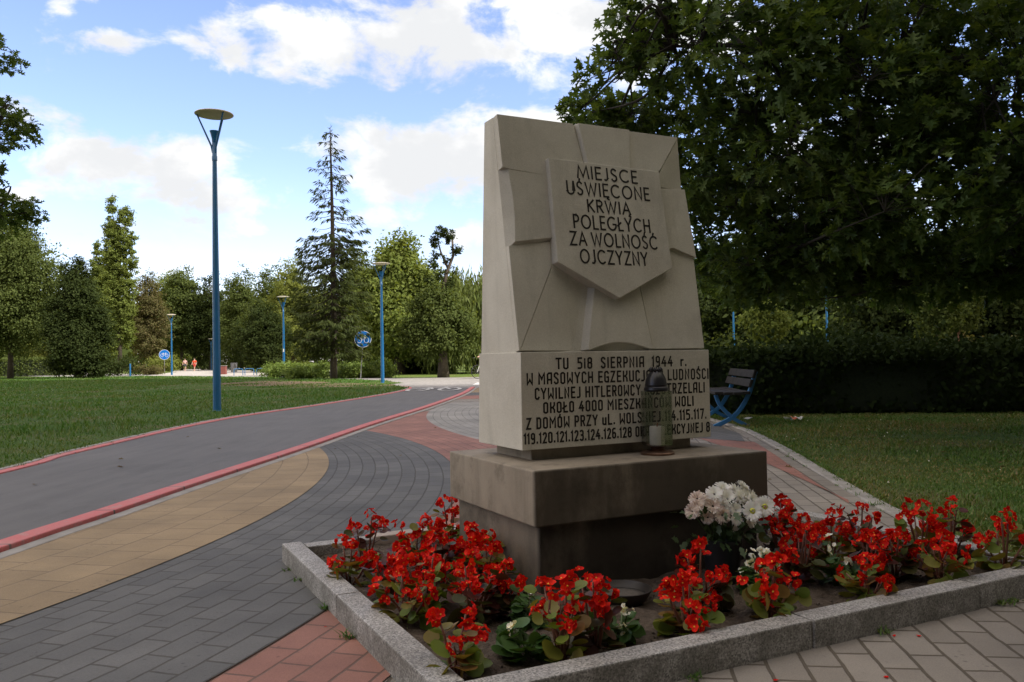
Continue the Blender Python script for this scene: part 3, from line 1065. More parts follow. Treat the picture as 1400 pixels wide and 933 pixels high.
# ------------------------------------------------------------------ begonias
def disc_tpl(n, cup=.18, kidney=.25):
    """round leaf or petal, stalk at the origin, growing along y"""
    vs = [(0, .12, .0), (0, .5, -cup * .45)]
    fs = []
    for k in range(n):
        a = -math.pi / 2 + .42 + (2 * math.pi - .84) * k / (n - 1)
        r = .5 * (1 + .10 * math.sin(2 * a))
        x, y = r * math.cos(a), .5 + r * math.sin(a) * (1 - kidney * .2)
        vs.append((x, y, cup * ((x * 2) ** 2 * .5 + (y - .5) ** 2 * .6)))
    for k in range(n - 1):
        fs.append((1, 2 + k, 3 + k))
    fs.append((0, 2, 1))
    fs.append((0, 1, 1 + n))
    return vs, fs


LEAF_T = disc_tpl(11)
PETAL_T = disc_tpl(7, .30, 0)
BEG_GREEN = leaf_mat('begonia_leaf_green', [(.11, .17, .024), (.14, .185, .03), (.17, .16, .03), (.21, .10, .03)], .28, .45, .28)
BEG_BRONZE = leaf_mat('begonia_leaf_bronze', [(.055, .022, .016), (.085, .024, .018), (.06, .05, .018), (.06, .080, .018)], .2, .42, .28)
BEG_DEEP = leaf_mat('begonia_leaf_deep_green', [(.03, .075, .016), (.045, .10, .022), (.06, .115, .028)], .2, .45, .28)
RED_PETAL = leaf_mat('red_petal', [(.42, .005, .005), (.62, .010, .005), (.80, .028, .008), (.52, .006, .008)], .22, .6, .12)
WHITE_PETAL = leaf_mat('white_petal', [(.78, .77, .68), (.86, .85, .80), (.74, .76, .58)], .25, .5, .3)
YELLOW_C = mat('yellow_stamens', (.85, .45, .03), (.75, .36, .02), rough=.6)
STEM_RED = mat('reddish_stem', (.17, .045, .03), (.11, .06, .03), scale=20, rough=.45)
STEM_GREEN = mat('green_stem', (.07, .11, .03), (.05, .08, .02), scale=20, rough=.5)


def merge(parts):
    V, F, Mi, off = [], [], [], 0
    for v, f, m in parts:
        V.append(v)
        F.append(f + off)
        Mi.append(np.full(len(f), m))
        off += len(v)
    return np.concatenate(V), F, np.concatenate(Mi)


def inst(tpl, P, D, N, sc):
    tv, tf = np.asarray(tpl[0], float), np.asarray(tpl[1])
    D = unit(np.asarray(D, float))
    X = unit(np.cross(D, N))
    N = np.cross(X, D)
    M = np.stack([X, D, N], axis=1)
    V = np.einsum('nki,nij->nkj', tv[None] * np.asarray(sc)[:, None, None], M) + np.asarray(P)[:, None]
    F = (tf[None] + (np.arange(len(P)) * len(tv))[:, None, None]).reshape(-1, tf.shape[1])
    return V.reshape(-1, 3), F


def blossom_mesh(r, n, size, spread, petal, lean):
    """a cluster of four-petalled flowers round a tip"""
    parts = []
    for k in range(n):
        d = unit(r.normal(size=3) * np.array([1, 1, .8]) + np.array([lean[0] * .8, lean[1] * .8, .35]))
        c = d * spread * r.uniform(.45, 1.0)
        nrm = unit(d + r.normal(size=3) * .35)
        a = unit(np.cross(nrm, r.normal(size=3)))
        b = np.cross(nrm, a)
        s = size * r.uniform(.7, 1.1)
        P, D, N, Q = [], [], [], []
        for j in range(4):
            an = j * math.pi / 2 + r.normal() * .12
            rad = a * math.cos(an) + b * math.sin(an)
            P.append(c + rad * s * .06 + nrm * (.0015 * (j % 2)))
            D.append(rad + nrm * r.uniform(.12, .55))
            N.append(nrm)
            Q.append(s * (1.0 if j % 2 == 0 else .72))
        v, f = inst(PETAL_T, np.array(P), np.array(D), np.array(N), np.array(Q))
        parts.append((v, f, 0))
        t = np.array([[0, 0, .0], [1, 0, .2], [.3, .95, .2], [-.8, .58, .2], [-.8, -.58, .2], [.3, -.95, .2], [0, 0, 1.0]])
        tv = c + (t[:, :1] * a + t[:, 1:2] * b) * s * .15 + t[:, 2:] * nrm * s * .26 + nrm * s * .03
        tf = np.array([[6, 1, 2], [6, 2, 3], [6, 3, 4], [6, 4, 5], [6, 5, 1]])
        parts.append((tv, tf, 1))
    V, F, Mi = merge(parts)
    return np_mesh('blossom', V, F, [petal, YELLOW_C], Mi, smooth=False)


def begonia(seed, u, v, h, w, label, leaf='green', flower='red', nb=8, nl=24, group='red begonias in the flower bed', lsize=.053):
    nl = int(nl * 1.8)
    h = h * .93
    nb = max(1, int(round(nb * .95)))
    r = np.random.default_rng(seed)
    base = MP(u, v, .055)
    white = flower == 'white'
    root = thing('begonia_plant', label, 'begonia', base, r.uniform(0, 6.28), group)
    lm = {'green': BEG_GREEN, 'bronze': BEG_BRONZE, 'deep': BEG_DEEP}[leaf]
    ns = max(4, int(nb * .8))
    stems = MB()
    tips, along, dirs = [], [], []
    for k in range(ns):
        a = 2 * math.pi * (k + r.uniform(-.3, .3)) / ns
        rad = w * .5 * r.uniform(.30, .85)
        hh = h * (r.uniform(.45, .95) if k else .97)
        if k == 0: rad *= .3
        p = [Vector((.008 * math.cos(a), .008 * math.sin(a), -.01))]
        for t in (.35, .7, 1.0):
            p.append(Vector((rad * math.cos(a) * t ** .8 + r.normal() * .004, rad * math.sin(a) * t ** .8 + r.normal() * .004, hh * t)))
        stems.tube(p, [.0055, .005, .004, .0028], 6)
        tips.append(p[-1])
        for t in (.12, .25, .40, .55, .7, .85):
            i = min(2, int(t * 3))
            q = p[i].lerp(p[i + 1], t * 3 - i)
            along.append(np.array(q))
            dirs.append(a)
    P, D, N, Q = [], [], [], []
    for k in range(nl):
        i = r.integers(len(along))
        a = dirs[i] + r.normal() * 1.1
        tilt = r.uniform(-.35, .75)
        d = np.array([math.cos(a), math.sin(a), tilt])
        p0 = along[i]
        stalk = r.uniform(.012, .035)
        d = d / np.linalg.norm(d)
        tip = p0 + d * stalk
        stems.tube([Vector(p0), Vector(tip)], [.0022, .0016], 4, caps=False)
        P.append(tip)
        D.append(d + np.array([0, 0, r.uniform(-.35, .1)]))
        N.append(np.array([-math.cos(a) * .45, -math.sin(a) * .45, 1]) + r.normal(size=3) * .48)
        lowf = 1.35 - .65 * (p0[2] / h)
        Q.append(lsize * r.uniform(.7, 1.25) * lowf)
    stems.build('stems', STEM_GREEN if white else STEM_RED, root, smooth=True, fix=False)
    me = np_mesh('foliage', *(lambda vf: (vf[0], [vf[1]]))(inst(LEAF_T, np.array(P), np.array(D), np.array(N), np.array(Q))), lm, smooth=True)
    link('foliage', me, root)
    spots = list(tips)
    while len(spots) < nb:
        t = tips[r.integers(len(tips))]
        spots.append(Vector((t.x * r.uniform(.6, 1.3) + r.normal() * .02, t.y * r.uniform(.6, 1.3) + r.normal() * .02, t.z * r.uniform(.5, .88))))
    for k, t in enumerate(spots[:nb]):
        out = np.array([t.x, t.y, 0]) / (math.hypot(t.x, t.y) + .03)
        n = int(r.integers(4, 10)) if not white else int(r.integers(2, 5))
        me = blossom_mesh(r, n, (.0225 if not white else .0165) * r.uniform(.85, 1.2), .031 if not white else .022, WHITE_PETAL if white else RED_PETAL, out)
        link('blossom', me, root, (t.x + out[0] * .008, t.y + out[1] * .008, t.z + .004))
    return root


BEG = [  # u, v, height, width, leaf, clusters, leaves, label
    (-.575, .60, .185, .20, 'green', 6, 20, 'small green-leaved red begonia nearest the left rear kerb corner'),
    (-.44, .79, .27, .20, 'bronze', 5, 20, 'bronze-leaved red begonia rising above the rear kerb at its left end'),
    (-.21, .74, .22, .24, 'green', 8, 26, 'tall green-leaved red begonia before the pinkish piece of rear kerb'),
    (-.47, .36, .20, .22, 'bronze', 7, 20, 'bronze-leaved red begonia with a large bloom behind the left kerb middle'),
    (-.22, .46, .20, .22, 'bronze', 8, 24, 'dark red begonia amid the clump left of the memorial base, glossy bronze leaves'),
    (-.09, .42, .23, .20, 'green', 8, 20, 'red begonia pressed against the left side of the memorial base'),
    (-.12, .22, .20, .22, 'green', 9, 22, 'red begonia leaning along the base block toward its front corner'),
    (-.53, .0, .21, .24, 'green', 9, 26, 'broad red begonia behind the front half of the left kerb, yellow-green leaves'),
    (-.40, .10, .22, .22, 'green', 9, 24, 'fullest red begonia in the middle of the clump left of the memorial'),
    (-.33, -.12, .22, .22, 'bronze', 9, 24, 'red begonia with shaded bronze leaves at the right edge of the left clump'),
    (-.575, -.56, .205, .22, 'green', 6, 22, 'red begonia with large pale round leaves in the near corner of the bed'),
    (-.20, -.10, .19, .20, 'bronze', 7, 22, 'red begonia with dark drooping leaves before the front corner of the base block'),
    (.06, 1.03, .27, .16, 'green', 6, 16, 'red begonia peeping out behind the memorial base at the rear kerb'),
    (-.235, -.60, .26, .20, 'green', 8, 22, 'tall red begonia just inside the front kerb, left of the dark bowl'),
    (-.10, -.58, .25, .20, 'bronze', 8, 22, 'purple-budded red begonia standing before the dark bowl'),
    (.225, -.62, .215, .22, 'green', 9, 26, 'red begonia with broad olive leaves touching the front kerb, right of the bowl'),
    (.46, -.42, .25, .26, 'bronze', 9, 28, 'reddish-leaved begonia in front of the black flower vase'),
    (.615, -.62, .22, .20, 'green', 9, 22, 'red begonia beside the large white begonia, close to the front kerb'),
    (1.20, -.08, .30, .26, 'bronze', 10, 28, 'tallest red begonia beside the right front corner of the memorial base'),
    (1.05, -.34, .25, .22, 'bronze', 9, 24, 'red begonia between the small white begonia and the vase'),
    (1.37, -.20, .27, .24, 'green', 10, 24, 'red begonia with thin green leaves in the back row right of the memorial'),
    (1.58, -.20, .27, .24, 'bronze', 9, 26, 'dark bronze begonia standing out against the pale paving edge'),
    (1.26, -.50, .22, .22, 'bronze', 9, 22, 'red begonia with glowing blooms behind the small yellow-green one at the front kerb'),
    (1.08, -.64, .165, .20, 'green', 8, 20, 'short red begonia with yellow-green leaves at the right part of the front kerb'),
    (1.40, -.50, .20, .22, 'bronze', 6, 24, 'mostly bronze leafy begonia with few blooms right of the yellow-green one'),
    (1.73, -.38, .28, .24, 'green', 10, 24, 'red begonia standing against the mown lawn, left of a bronze neighbour'),
    (1.52, -.62, .22, .22, 'green', 9, 22, 'red begonia with one wide green leaf low over the soil by the kerb'),
    (1.92, -.38, .27, .20, 'bronze', 8, 22, 'red begonia with dark centre in front of the lawn, next to the kerb end'),
    (1.87, -.66, .27, .22, 'green', 7, 22, 'lone red begonia at the far right end of the bed'),
]
for i, (u, v, h, w, lf, nb, nl, lb) in enumerate(BEG):
    begonia(100 + i, u, v, h, w, lb, lf, 'red', nb, nl)
WG = 'white begonias in the flower bed'
begonia(201, .79, -.37, .185, .20, 'bushy white begonia with fresh green leaves below the white chrysanthemums', 'deep', 'white', 9, 46, WG, .042)
begonia(202, 1.13, -.44, .20, .13, 'small white begonia among the red ones right of the memorial', 'deep', 'white', 3, 18, WG, .045)
begonia(203, -.155, -.27, .13, .20, 'low green begonia with one white bloom below the front corner of the base', 'deep', 'white', 2, 30, WG, .046)
begonia(204, -.34, -.52, .10, .18, 'low flat green begonia almost without blooms inside the near kerb', 'deep', 'white', 1, 24, WG, .050)
begonia(205, .035, -.53, .11, .18, 'low white begonia with a few blooms between the bowl and the front kerb', 'deep', 'white', 4, 28, WG, .042)
# fallen crumbs and clods on the soil
r_ = np.random.default_rng(5)
n = 1500
uu, vv = r_.uniform(U0 + .12, U1 - .12, n), r_.uniform(V0 + .12, V1 - .2, n)
Pc = np.array([[u, v, .060 + .022 * noise.noise(Vector((u * 5, v * 5, 0))) + .016 * noise.noise(Vector((u * 17, v * 17, 3)))] for u, v in zip(uu, vv)])
ok = ~((uu > .0) & (uu < 1.2) & (vv > .0) & (vv < .88))
t_ = (1 + 5 ** .5) / 2
octv = [(1, 0, 0), (-1, 0, 0), (0, 1, 0), (0, -1, 0), (0, 0, .8), (0, 0, -.8)]
octf = [(0, 2, 4), (2, 1, 4), (1, 3, 4), (3, 0, 4), (2, 0, 5), (1, 2, 5), (3, 1, 5), (0, 3, 5)]
Pc = Pc[ok]
me = scatter('clods', octv, octf, Pc, rand_unit(len(Pc), r_), rand_unit(len(Pc), r_), r_.uniform(.002, .0085, (len(Pc), 1)) * r_.uniform(.6, 1.3, (len(Pc), 3)), SOIL)
co_ = link('clods', me, None, MO)
co_.rotation_euler = (0, 0, MA)
tag(co_, 'crumbs of dry brown soil lying on the flower bed', 'soil', kind='stuff')

r_ = np.random.default_rng(12)
fl = [(.95, -.86), (1.02, -.90), (1.75, -.86), (1.80, -.89), (1.5, -1.05), (.3, -.95), (-.78, .52), (-.80, .60), (-.76, .25), (.62, -1.1), (1.3, -1.2)]
P = np.array([MP(u, v, .008) for u, v in fl])
n = len(P)
me = scatter('petals', PETAL_T[0], PETAL_T[1], P, rand_unit(n, r_) * np.array([1, 1, .1]), np.tile([0, 0, 1.0], (n, 1)) + r_.normal(size=(n, 3)) * .2, r_.uniform(.010, .018, n), RED_PETAL)
tag(link('petals', me), 'red petals fallen on the paving along the granite kerb', 'petals', kind='stuff')

# ------------------------------------------------------------------ grave lantern, candle, vase of chrysanthemums, bowl
COPPER = mat('copper_base', (.27, .165, .115), (.13, .075, .05), scale=14, rough=.34, metal=.85)
BLACK_PLASTIC = mat('black_lid', (.020, .020, .024), (.013, .013, .016), scale=9, rough=.30)
WAX = mat('white_wax', (.78, .76, .70), (.72, .70, .63), rough=.5)


def smoked_glass():
    m, T, p, o = new_mat('smoked_glass')
    p.inputs['Base Color'].default_value = (.62, .62, .55, 1)
    p.inputs['Roughness'].default_value = .04
    tr = T.n('ShaderNodeBsdfTransparent')
    v = coords(T)
    T.l(T.ramp(nz(T, v, 14, 5), [(.3, (.80, .80, .775)), (.7, (.90, .895, .88))]), tr.inputs[0])
    gl = T.n('ShaderNodeBsdfGlossy', i_Roughness=.16)
    gl.inputs[0].default_value = (.9, .9, .9, 1)
    fr = T.n('ShaderNodeFresnel', i_IOR=1.5)
    mx = T.n('ShaderNodeMixShader')
    T.l(T.math('MULTIPLY', fr.outputs[0], .45), mx.inputs[0])
    T.l(tr.outputs[0], mx.inputs[1])
    T.l(gl.outputs[0], mx.inputs[2])
    T.l(mx.outputs[0], o.inputs[0])
    return m


GLASS = smoked_glass()
lant = thing('grave_lantern', 'smoked glass grave lantern with black lid and copper foot on the memorial plinth', 'lantern', MP(.735, .195, .556), MA)
MB().lathe([(.076, 0), (.078, .008), (.070, .014), (.040, .019), (.030, .026), (.036, .034), (.052, .040)], 28).build('foot', COPPER, lant, smooth=True, angle=40)
gl = MB()
hexo = [(.072 * math.cos(R(60 * k + 8)), .072 * math.sin(R(60 * k + 8))) for k in range(6)]
ho = [(x, y, .042) for x, y in hexo] + [(x * .955, y * .955, .042) for x, y in hexo]
ho += [(x, y, .285) for x, y, z in ho]
fc = []
for k in range(6):
    j = (k + 1) % 6
    fc += [(k, j, 12 + j, 12 + k), (6 + j, 6 + k, 18 + k, 18 + j), (12 + k, 12 + j, 18 + j, 18 + k), (j, k, 6 + k, 6 + j)]
gl.add(ho, fc)
gl.build('glass', GLASS, lant)
lid = MB().lathe([(.050, .283), (.056, .290), (.054, .300), (.047, .306), (.050, .312), (.045, .340), (.034, .362), (.022, .374)], 28)
lid.build('lid', BLACK_PLASTIC, lant, smooth=True, angle=35)
crown_ = MB()
for k in range(8):
    a = 2 * math.pi * k / 8
    crown_.tube([(.020 * math.cos(a), .020 * math.sin(a), .370), (.027 * math.cos(a), .027 * math.sin(a), .383), (.022 * math.cos(a), .022 * math.sin(a), .392)], [.006, .006, .003], 6)
crown_.lathe([(.015, .372), (.013, .386)], 12)
crown_.build('lid_crown', BLACK_PLASTIC, lant, smooth=True)
cand = thing('candle', 'short white candle with a scorched tip inside the smoked glass lantern', 'candle', MP(.735, .195, .598), MA)
MB().lathe([(.033, 0), (.034, .004), (.034, .078), (.031, .084), (.010, .080)], 20).build('wax', WAX, cand, smooth=True, angle=40)
MB().tube([(0, 0, .078), (.002, 0, .090), (.004, .001, .098)], [.003, .0025, .002], 6).build('wick', mat('scorched_wick', (.35, .12, .05), (.15, .05, .03)), cand)

# vase with white chrysanthemums
chry = thing('chrysanthemum_bunch', 'bunch of white and pinkish chrysanthemums in a black vase leaning on the memorial base', 'flowers', MP(.80, -.150, .045), MA)
MB().lathe([(.058, 0), (.066, .01), (.074, .10), (.086, .19), (.080, .192), (.070, .11), (.055, .02)], 24).build('vase', BLACK_PLASTIC, chry, smooth=True, angle=40)
CH_WHITE = leaf_mat('white_ray_floret', [(.80, .81, .85), (.85, .86, .89), (.80, .74, .80)], .2, .55, .25)
CH_PINK = leaf_mat('pinkish_ray_floret', [(.52, .39, .36), (.74, .65, .61), (.82, .78, .76)], .2, .55, .25)
CH_EYE = mat('greenish_yellow_eye', (.62, .58, .06), (.50, .50, .05), scale=60, rough=.7)
FLORET = ([(-.06, 0, 0), (.06, 0, 0), (-.095, .45, .04), (.095, .45, .04), (-.07, .88, .03), (.07, .88, .03), (0, 1.0, .0)], [(0, 1, 3, 2), (2, 3, 5, 4)])
fr_ = np.random.default_rng(31)


def mum(r, rad, eye, open_):
    P, D, N, Q = [], [], [], []
    layers = ((30, .04, 1.0), (27, .30, .92), (22, .62, .80), (16, 1.05, .62), (9, 2.0, .45)) if not eye else ((30, .02, 1.0), (26, .20, .95), (18, .42, .80))
    for n_, lift, ln in layers:
        for k in range(n_):
            a = 2 * math.pi * (k + r.uniform(-.3, .3)) / n_
            P.append((.12 * rad * math.cos(a), .12 * rad * math.sin(a), .06 * rad * lift))
            D.append((math.cos(a), math.sin(a), lift * open_ + r.normal() * .12))
            N.append((-math.cos(a) * lift * .6, -math.sin(a) * lift * .6, 1))
            Q.append(rad * ln * r.uniform(.85, 1.08))
    v, f = inst((FLORET[0], FLORET[1]), np.array(P), np.array(D), np.array(N), np.array(Q))
    parts = [(v, f, 0)]
    V, F, Mi = merge(parts)
    if eye:
        t = MB().lathe([(.27 * rad, .02 * rad), (.26 * rad, .14 * rad), (.14 * rad, .20 * rad)], 12)
        tv = np.array(t.v)
        quads = np.array([q for q in t.f if len(q) == 4]) + len(V)
        V = np.concatenate([V, tv])
        F = F + [quads]
        Mi = np.concatenate([Mi, np.ones(len(quads))])
    return V, F, Mi


# direction of the bunch towards the camera: blooms sit on a dome that leans out
MUMS = [(-.150, -.02, .335, .034, 1, 0), (-.120, -.01, .392, .036, 1, 0), (-.075, -.045, .355, .040, 1, 0), (-.055, -.03, .410, .040, 0, 0), (-.010, -.05, .385, .044, 0, 0),
        (-.052, -.07, .312, .038, 1, 0), (.005, -.01, .425, .042, 0, 0), (.055, -.02, .410, .040, 1, 0), (.075, -.05, .378, .044, 0, 0), (.105, .0, .415, .044, 0, 0),
        (.135, -.02, .372, .040, 0, 0), (.045, -.105, .330, .044, 0, 1), (.122, -.085, .338, .044, 0, 1), (.060, -.095, .285, .042, 0, 0), (.095, -.06, .300, .036, 0, 0),
        (.005, -.08, .330, .034, 0, 0), (.020, -.06, .250, .028, 1, 0), (-.095, -.04, .300, .030, 1, 0), (.02, .03, .395, .036, 0, 0), (-.04, .04, .37, .036, 1, 0),
        (-.03, -.055, .350, .036, 0, 0), (.045, -.055, .385, .036, 0, 0), (.085, -.08, .372, .034, 0, 0), (.150, -.05, .340, .036, 0, 0), (-.10, .0, .345, .034, 1, 0), (.09, -.02, .43, .034, 1, 0), (.0, -.09, .29, .034, 0, 0), (-.135, -.03, .36, .030, 1, 0)]
mst = MB()
for i, (x, y, z, rad, pink, eye) in enumerate(MUMS):
    x, z = x * 1.12, (z - .34) * .80 + .325
    pink = pink and x < 0
    if eye: y -= .022
    V, F, Mi = mum(fr_, rad, eye, .9)
    d = Vector((x * 1.2, y * 2.0 - .10, (z - .30) * 1.4 + .05)).normalized()
    if eye: d = Vector((-.38, -.85, .25)).normalized()
    me = np_mesh('bloom', V, F, [CH_PINK if pink else CH_WHITE, CH_EYE], Mi)
    o = link('bloom', me, chry, (x, y, z))
    o.rotation_euler = d.to_track_quat('Z', 'Y').to_euler()
    mst.tube([(x * .2, y * .2, .12), (x * .5, y * .5, .22), (x, y, z - .004)], [.0035, .003, .003], 5, caps=False)
mst.build('stems', STEM_GREEN, chry, smooth=True, fix=False)
n = 170
P = np.stack([fr_.normal(0, .085, n), fr_.normal(-.03, .04, n), fr_.uniform(.18, .33, n)], 1)
mleaf = ([(0, 0, 0), (.22, .25, .04), (.16, .45, 0), (.30, .62, .05), (.10, .75, 0), (0, 1, -.05), (-.10, .75, 0), (-.30, .62, .05), (-.16, .45, 0), (-.22, .25, .04)], [tuple(range(10))])
D = np.stack([P[:, 0] * 5, P[:, 1] * 5 - .2, fr_.normal(.1, .5, n)], 1)
MUM_LEAF = leaf_mat('chrysanthemum_leaf', [(.03, .055, .018), (.045, .08, .028), (.06, .10, .04)], .15)
link('foliage', scatter('foliage', mleaf[0], mleaf[1], P, D, rand_unit(n, fr_) + np.array([0, -.5, .8]), fr_.uniform(.035, .06, n), MUM_LEAF), chry)

bowl = thing('bowl', 'dark round plant saucer with grit standing on the soil before the memorial base', 'bowl', MP(.265, -.19, .058))
MB().lathe([(.075, 0), (.10, .02), (.118, .055), (.112, .056), (.095, .025), (.07, .012)], 28).build('shell', mat('dark_brown_plastic', (.030, .024, .020), (.018, .014, .012), rough=.5), bowl, smooth=True, angle=50)
MB().lathe([(.098, .030), (.05, .036), (.01, .038)], 20).build('grit', mat('grey_grit', (.12, .105, .09), (.07, .06, .05), scale=60, rough=.95, bmp=.8), bowl, smooth=True)

# ------------------------------------------------------------------ bench
bench = thing('park_bench', 'park bench with dark boards on curved blue legs beside the lawn edge', 'bench', (3.02, 11.35, 0), R(-4.5))
# local: x across the seat (front at -x), y along the bench
def leg_frame(y):
    o = MB()
    w = .045
    def bar(pts, wid):
        n_ = len(pts)
        L_ = [Vector((p[0], 0, p[1])) for p in pts]
        a, b = [], []
        for i in range(n_):
            t = (L_[min(i + 1, n_ - 1)] - L_[max(i - 1, 0)]).normalized()
            nr = Vector((-t.z, 0, t.x)) * wid * .5
            a.append(L_[i] + nr)
            b.append(L_[i] - nr)
        out = a + b[::-1]
        o.prism([(p.x, y - .03, p.z) for p in out], [(p.x, y + .03, p.z) for p in out])
    # back support: foot in front, sweeping up to the back rest
    bar(catmull([(-.25, .0), (-.06, .09), (.08, .20), (.20, .38), (.27, .55), (.33, .76)], 6), .055)
    o2 = o
    sv = [tuple(v) for v in o.v]
    bar(catmull([(.22, .0), (.06, .085), (-.06, .18), (-.17, .31), (-.22, .44)], 6), .050)
    for i in range(len(sv), len(o.v)):      # the two bars cross with faces 3 mm apart
        x_, y_, z_ = o.v[i]
        o.v[i] = (x_, y + (y_ - y) * .9, z_)
    return o
for y in (.18, 1.62):
    leg_frame(y).build('leg_frame', BLUE_PALE, bench, bevel=.006)
for k, x in enumerate((-.20, -.07, .06, .17)):
    MB().box(x - .058, x + .052, 0, 1.8, .440 + .006 * abs(k - 1.5), .480 + .006 * abs(k - 1.5)).build('seat_board', WOOD, bench, bevel=.006)
for x, z in ((.265, .60), (.315, .725)):
    o = MB().box(-.02, .02, 0, 1.8, -.055, .055).build('back_board', WOOD, bench, bevel=.006)
    o.location = (x - .035, 0, z)
    o.rotation_euler = (0, R(20), 0)

# ------------------------------------------------------------------ street lamps
def make_lamp(label, x, y, h=6.25, s=1.0, sticker=False):
    root = thing('street_lamp', label, 'street lamp', (x, y, 0), 0, 'blue park lamps')
    MB().lathe([(.095, 0), (.095, .02), (.082, .03), (.080, .5), (.066, 3.0), (.046, h - 1.05), (.046, h - 1.0)], 20).build('pole', BLUE, root, smooth=True, angle=40)
    MB().lathe([(.056, h - 1.02), (.056, h - .93), (.048, h - .92), (.048, h - .66), (.045, h - .655)], 20).build('collar', BLUE, root, smooth=True, angle=40)
    MB().lathe([(.045, h - .66), (.055, h - .56), (.098, h - .40), (.092, h - .40), (.05, h - .55)], 20).build('lamp_cup', BLUE, root, smooth=True, angle=40)
    for k in range(3):
        a = R(200 + 120 * k)
        c, s_ = math.cos(a), math.sin(a)
        MB().tube([(.035 * c, .035 * s_, h - .86), (.06 * c, .06 * s_, h - .72), (.345 * c, .345 * s_, h - .06)], [.020, .020, .016], 8).build('arm', BLUE, root, smooth=True, angle=50)
    MB().lathe([(.30, h - .085), (.385, h - .060), (.392, h - .050), (.385, h - .038), (.25, h - .012), (.02, h)], 36).build('disc', LAMP_TOP, root, smooth=True, angle=30)
    if sticker:
        z = h * .215
        r1 = .074
        vs = []
        for zz in (1.65, 1.85):
            for k in range(7):
                a = R(-120 + 10 * k)
                vs.append(((r1 + .003) * math.cos(a), (r1 + .003) * math.sin(a), zz))
        mb = MB().add(vs, [(k, k + 1, 8 + k, 7 + k) for k in range(6)])
        mb.build('sticker', WHITE_PAPER, root)
    return root


make_lamp('tall blue lamp nearest the camera, standing in the lawn beside the cycle path', -6.14, 17.24, 6.25)
make_lamp('blue lamp at the tip of the lawn beside the round bicycle sign', -5.76, 36.8, 5.35)
make_lamp('blue lamp with a white sticker on its pole, left of the tall spruce', -14.5, 52.7, 5.2, sticker=True)
make_lamp('slim blue lamp beside the far left path sign', -31.3, 76.3, 5.6)
p = AT(289, 505, 120); make_lamp('faintest blue lamp beyond the two walkers on the far path', p.x, p.y, 4.6)
p = AT(1004, 497, 56); make_lamp('blue lamp seen just above the bench backrest behind the hedge', p.x, p.y, 6.2)
p = AT(1132, 500, 50); make_lamp('blue lamp half hidden by low oak leaves behind the hedge', p.x, p.y, 6.2)

# ------------------------------------------------------------------ signs, posts, litter
def round_sign(label, x, y, h, r, lean, face, icon=True):
    root = thing('road_sign', label, 'sign', (x, y, 0), face, 'round blue path signs')
    MB().tube([(-lean, 0, 0), (0, 0, h - r * .2)], .028, 10).build('post', STEEL, root, smooth=True, angle=50)
    d = MB()
    ring = [(r * math.cos(2 * math.pi * k / 36), r * math.sin(2 * math.pi * k / 36)) for k in range(36)]
    d.prism([(a, -.034, h + b) for a, b in ring], [(a, -.046, h + b) for a, b in ring])
    plate = d.build('sign_plate', SIGN_BLUE, root)
    rim = MB()
    ring2 = [(a * .955, b * .955) for a, b in ring]
    rim.add([(a, -.0485, h + b) for a, b in ring] + [(a, -.0485, h + b) for a, b in ring2], [(k, (k + 1) % 36, 36 + (k + 1) % 36, 36 + k) for k in range(36)])
    rim.build('rim', SIGN_WHITE, plate)
    if icon:
        ic = MB()
        bike_icon(ic, (0, 0), r * 1.40, r * .95, r * .045, 0)
        V = [(x_, -.049 - z_, h + y_ - r * .02) for x_, y_, z_ in ic.v]
        MB().add(V, ic.f).build('pictogram', SIGN_WHITE, plate, fix=False)
    return root


round_sign('round blue sign with a white bicycle on a leaning post by the lawn tip', -8.35, 46.5, 2.22, .47, .16, R(6))
p = AT(225, 515, 82); round_sign('smaller round blue sign on a thin post beside the slim far lamp', p.x, p.y, 1.95, .50, 0, R(20))
p = AT(178, 513, 72)
tg = thing('bollard_post', 'short blue post in front of the dark trees left of the far path', 'post', (p.x, p.y, 0))
MB().lathe([(.07, 0), (.07, 1.05), (.055, 1.1)], 12).build('post', BLUE, tg, smooth=True, angle=40)
# little blue barrier stands far off by the pale plaza
BG = 'low blue stands on the far plaza'
for px, lb in ((326, 'low blue stand nearest the red box on the far plaza'), (341, 'second low blue stand on the far plaza, left of the lit strip of grass'), (357, 'low blue stand in the middle of the sunny far plaza grass'), (373, 'low blue stand next to the stickered lamp on the far plaza')):
    p = AT(px, 514, 66)
    t = thing('cycle_stand', lb, 'cycle stand', (p.x, p.y, 0), 0, BG)
    MB().tube(catmull([(-.35, 0, 0), (-.35, 0, .42), (-.25, 0, .52), (.25, 0, .52), (.35, 0, .42), (.35, 0, 0)], 5), .03, 8).build('hoop', BLUE_PALE, t, smooth=True)
p = AT(304, 513, 74)
t = thing('electric_box', 'small dull red cabinet behind the tall lamp pole by the far path', 'cabinet', (p.x, p.y, 0))
MB().box(-.35, .35, -.2, .2, 0, .75).build('cabinet', mat('dull_red_paint', (.22, .06, .05), (.15, .045, .04)), t, bevel=.01)
MB().box(-.38, .38, -.23, .23, .752, .80).build('cap', CONCRETE, t)
p = AT(320, 509, 92)
t = thing('litter_bin', 'grey litter bin beside the sunny far path', 'bin', (p.x, p.y, 0))
MB().lathe([(.28, 0), (.34, .05), (.36, 1.0), (.38, 1.02), (.33, 1.03), (.31, .2)], 20).build('drum', mat('grey_bin', (.16, .16, .165), (.10, .10, .105)), t, smooth=True, angle=40)
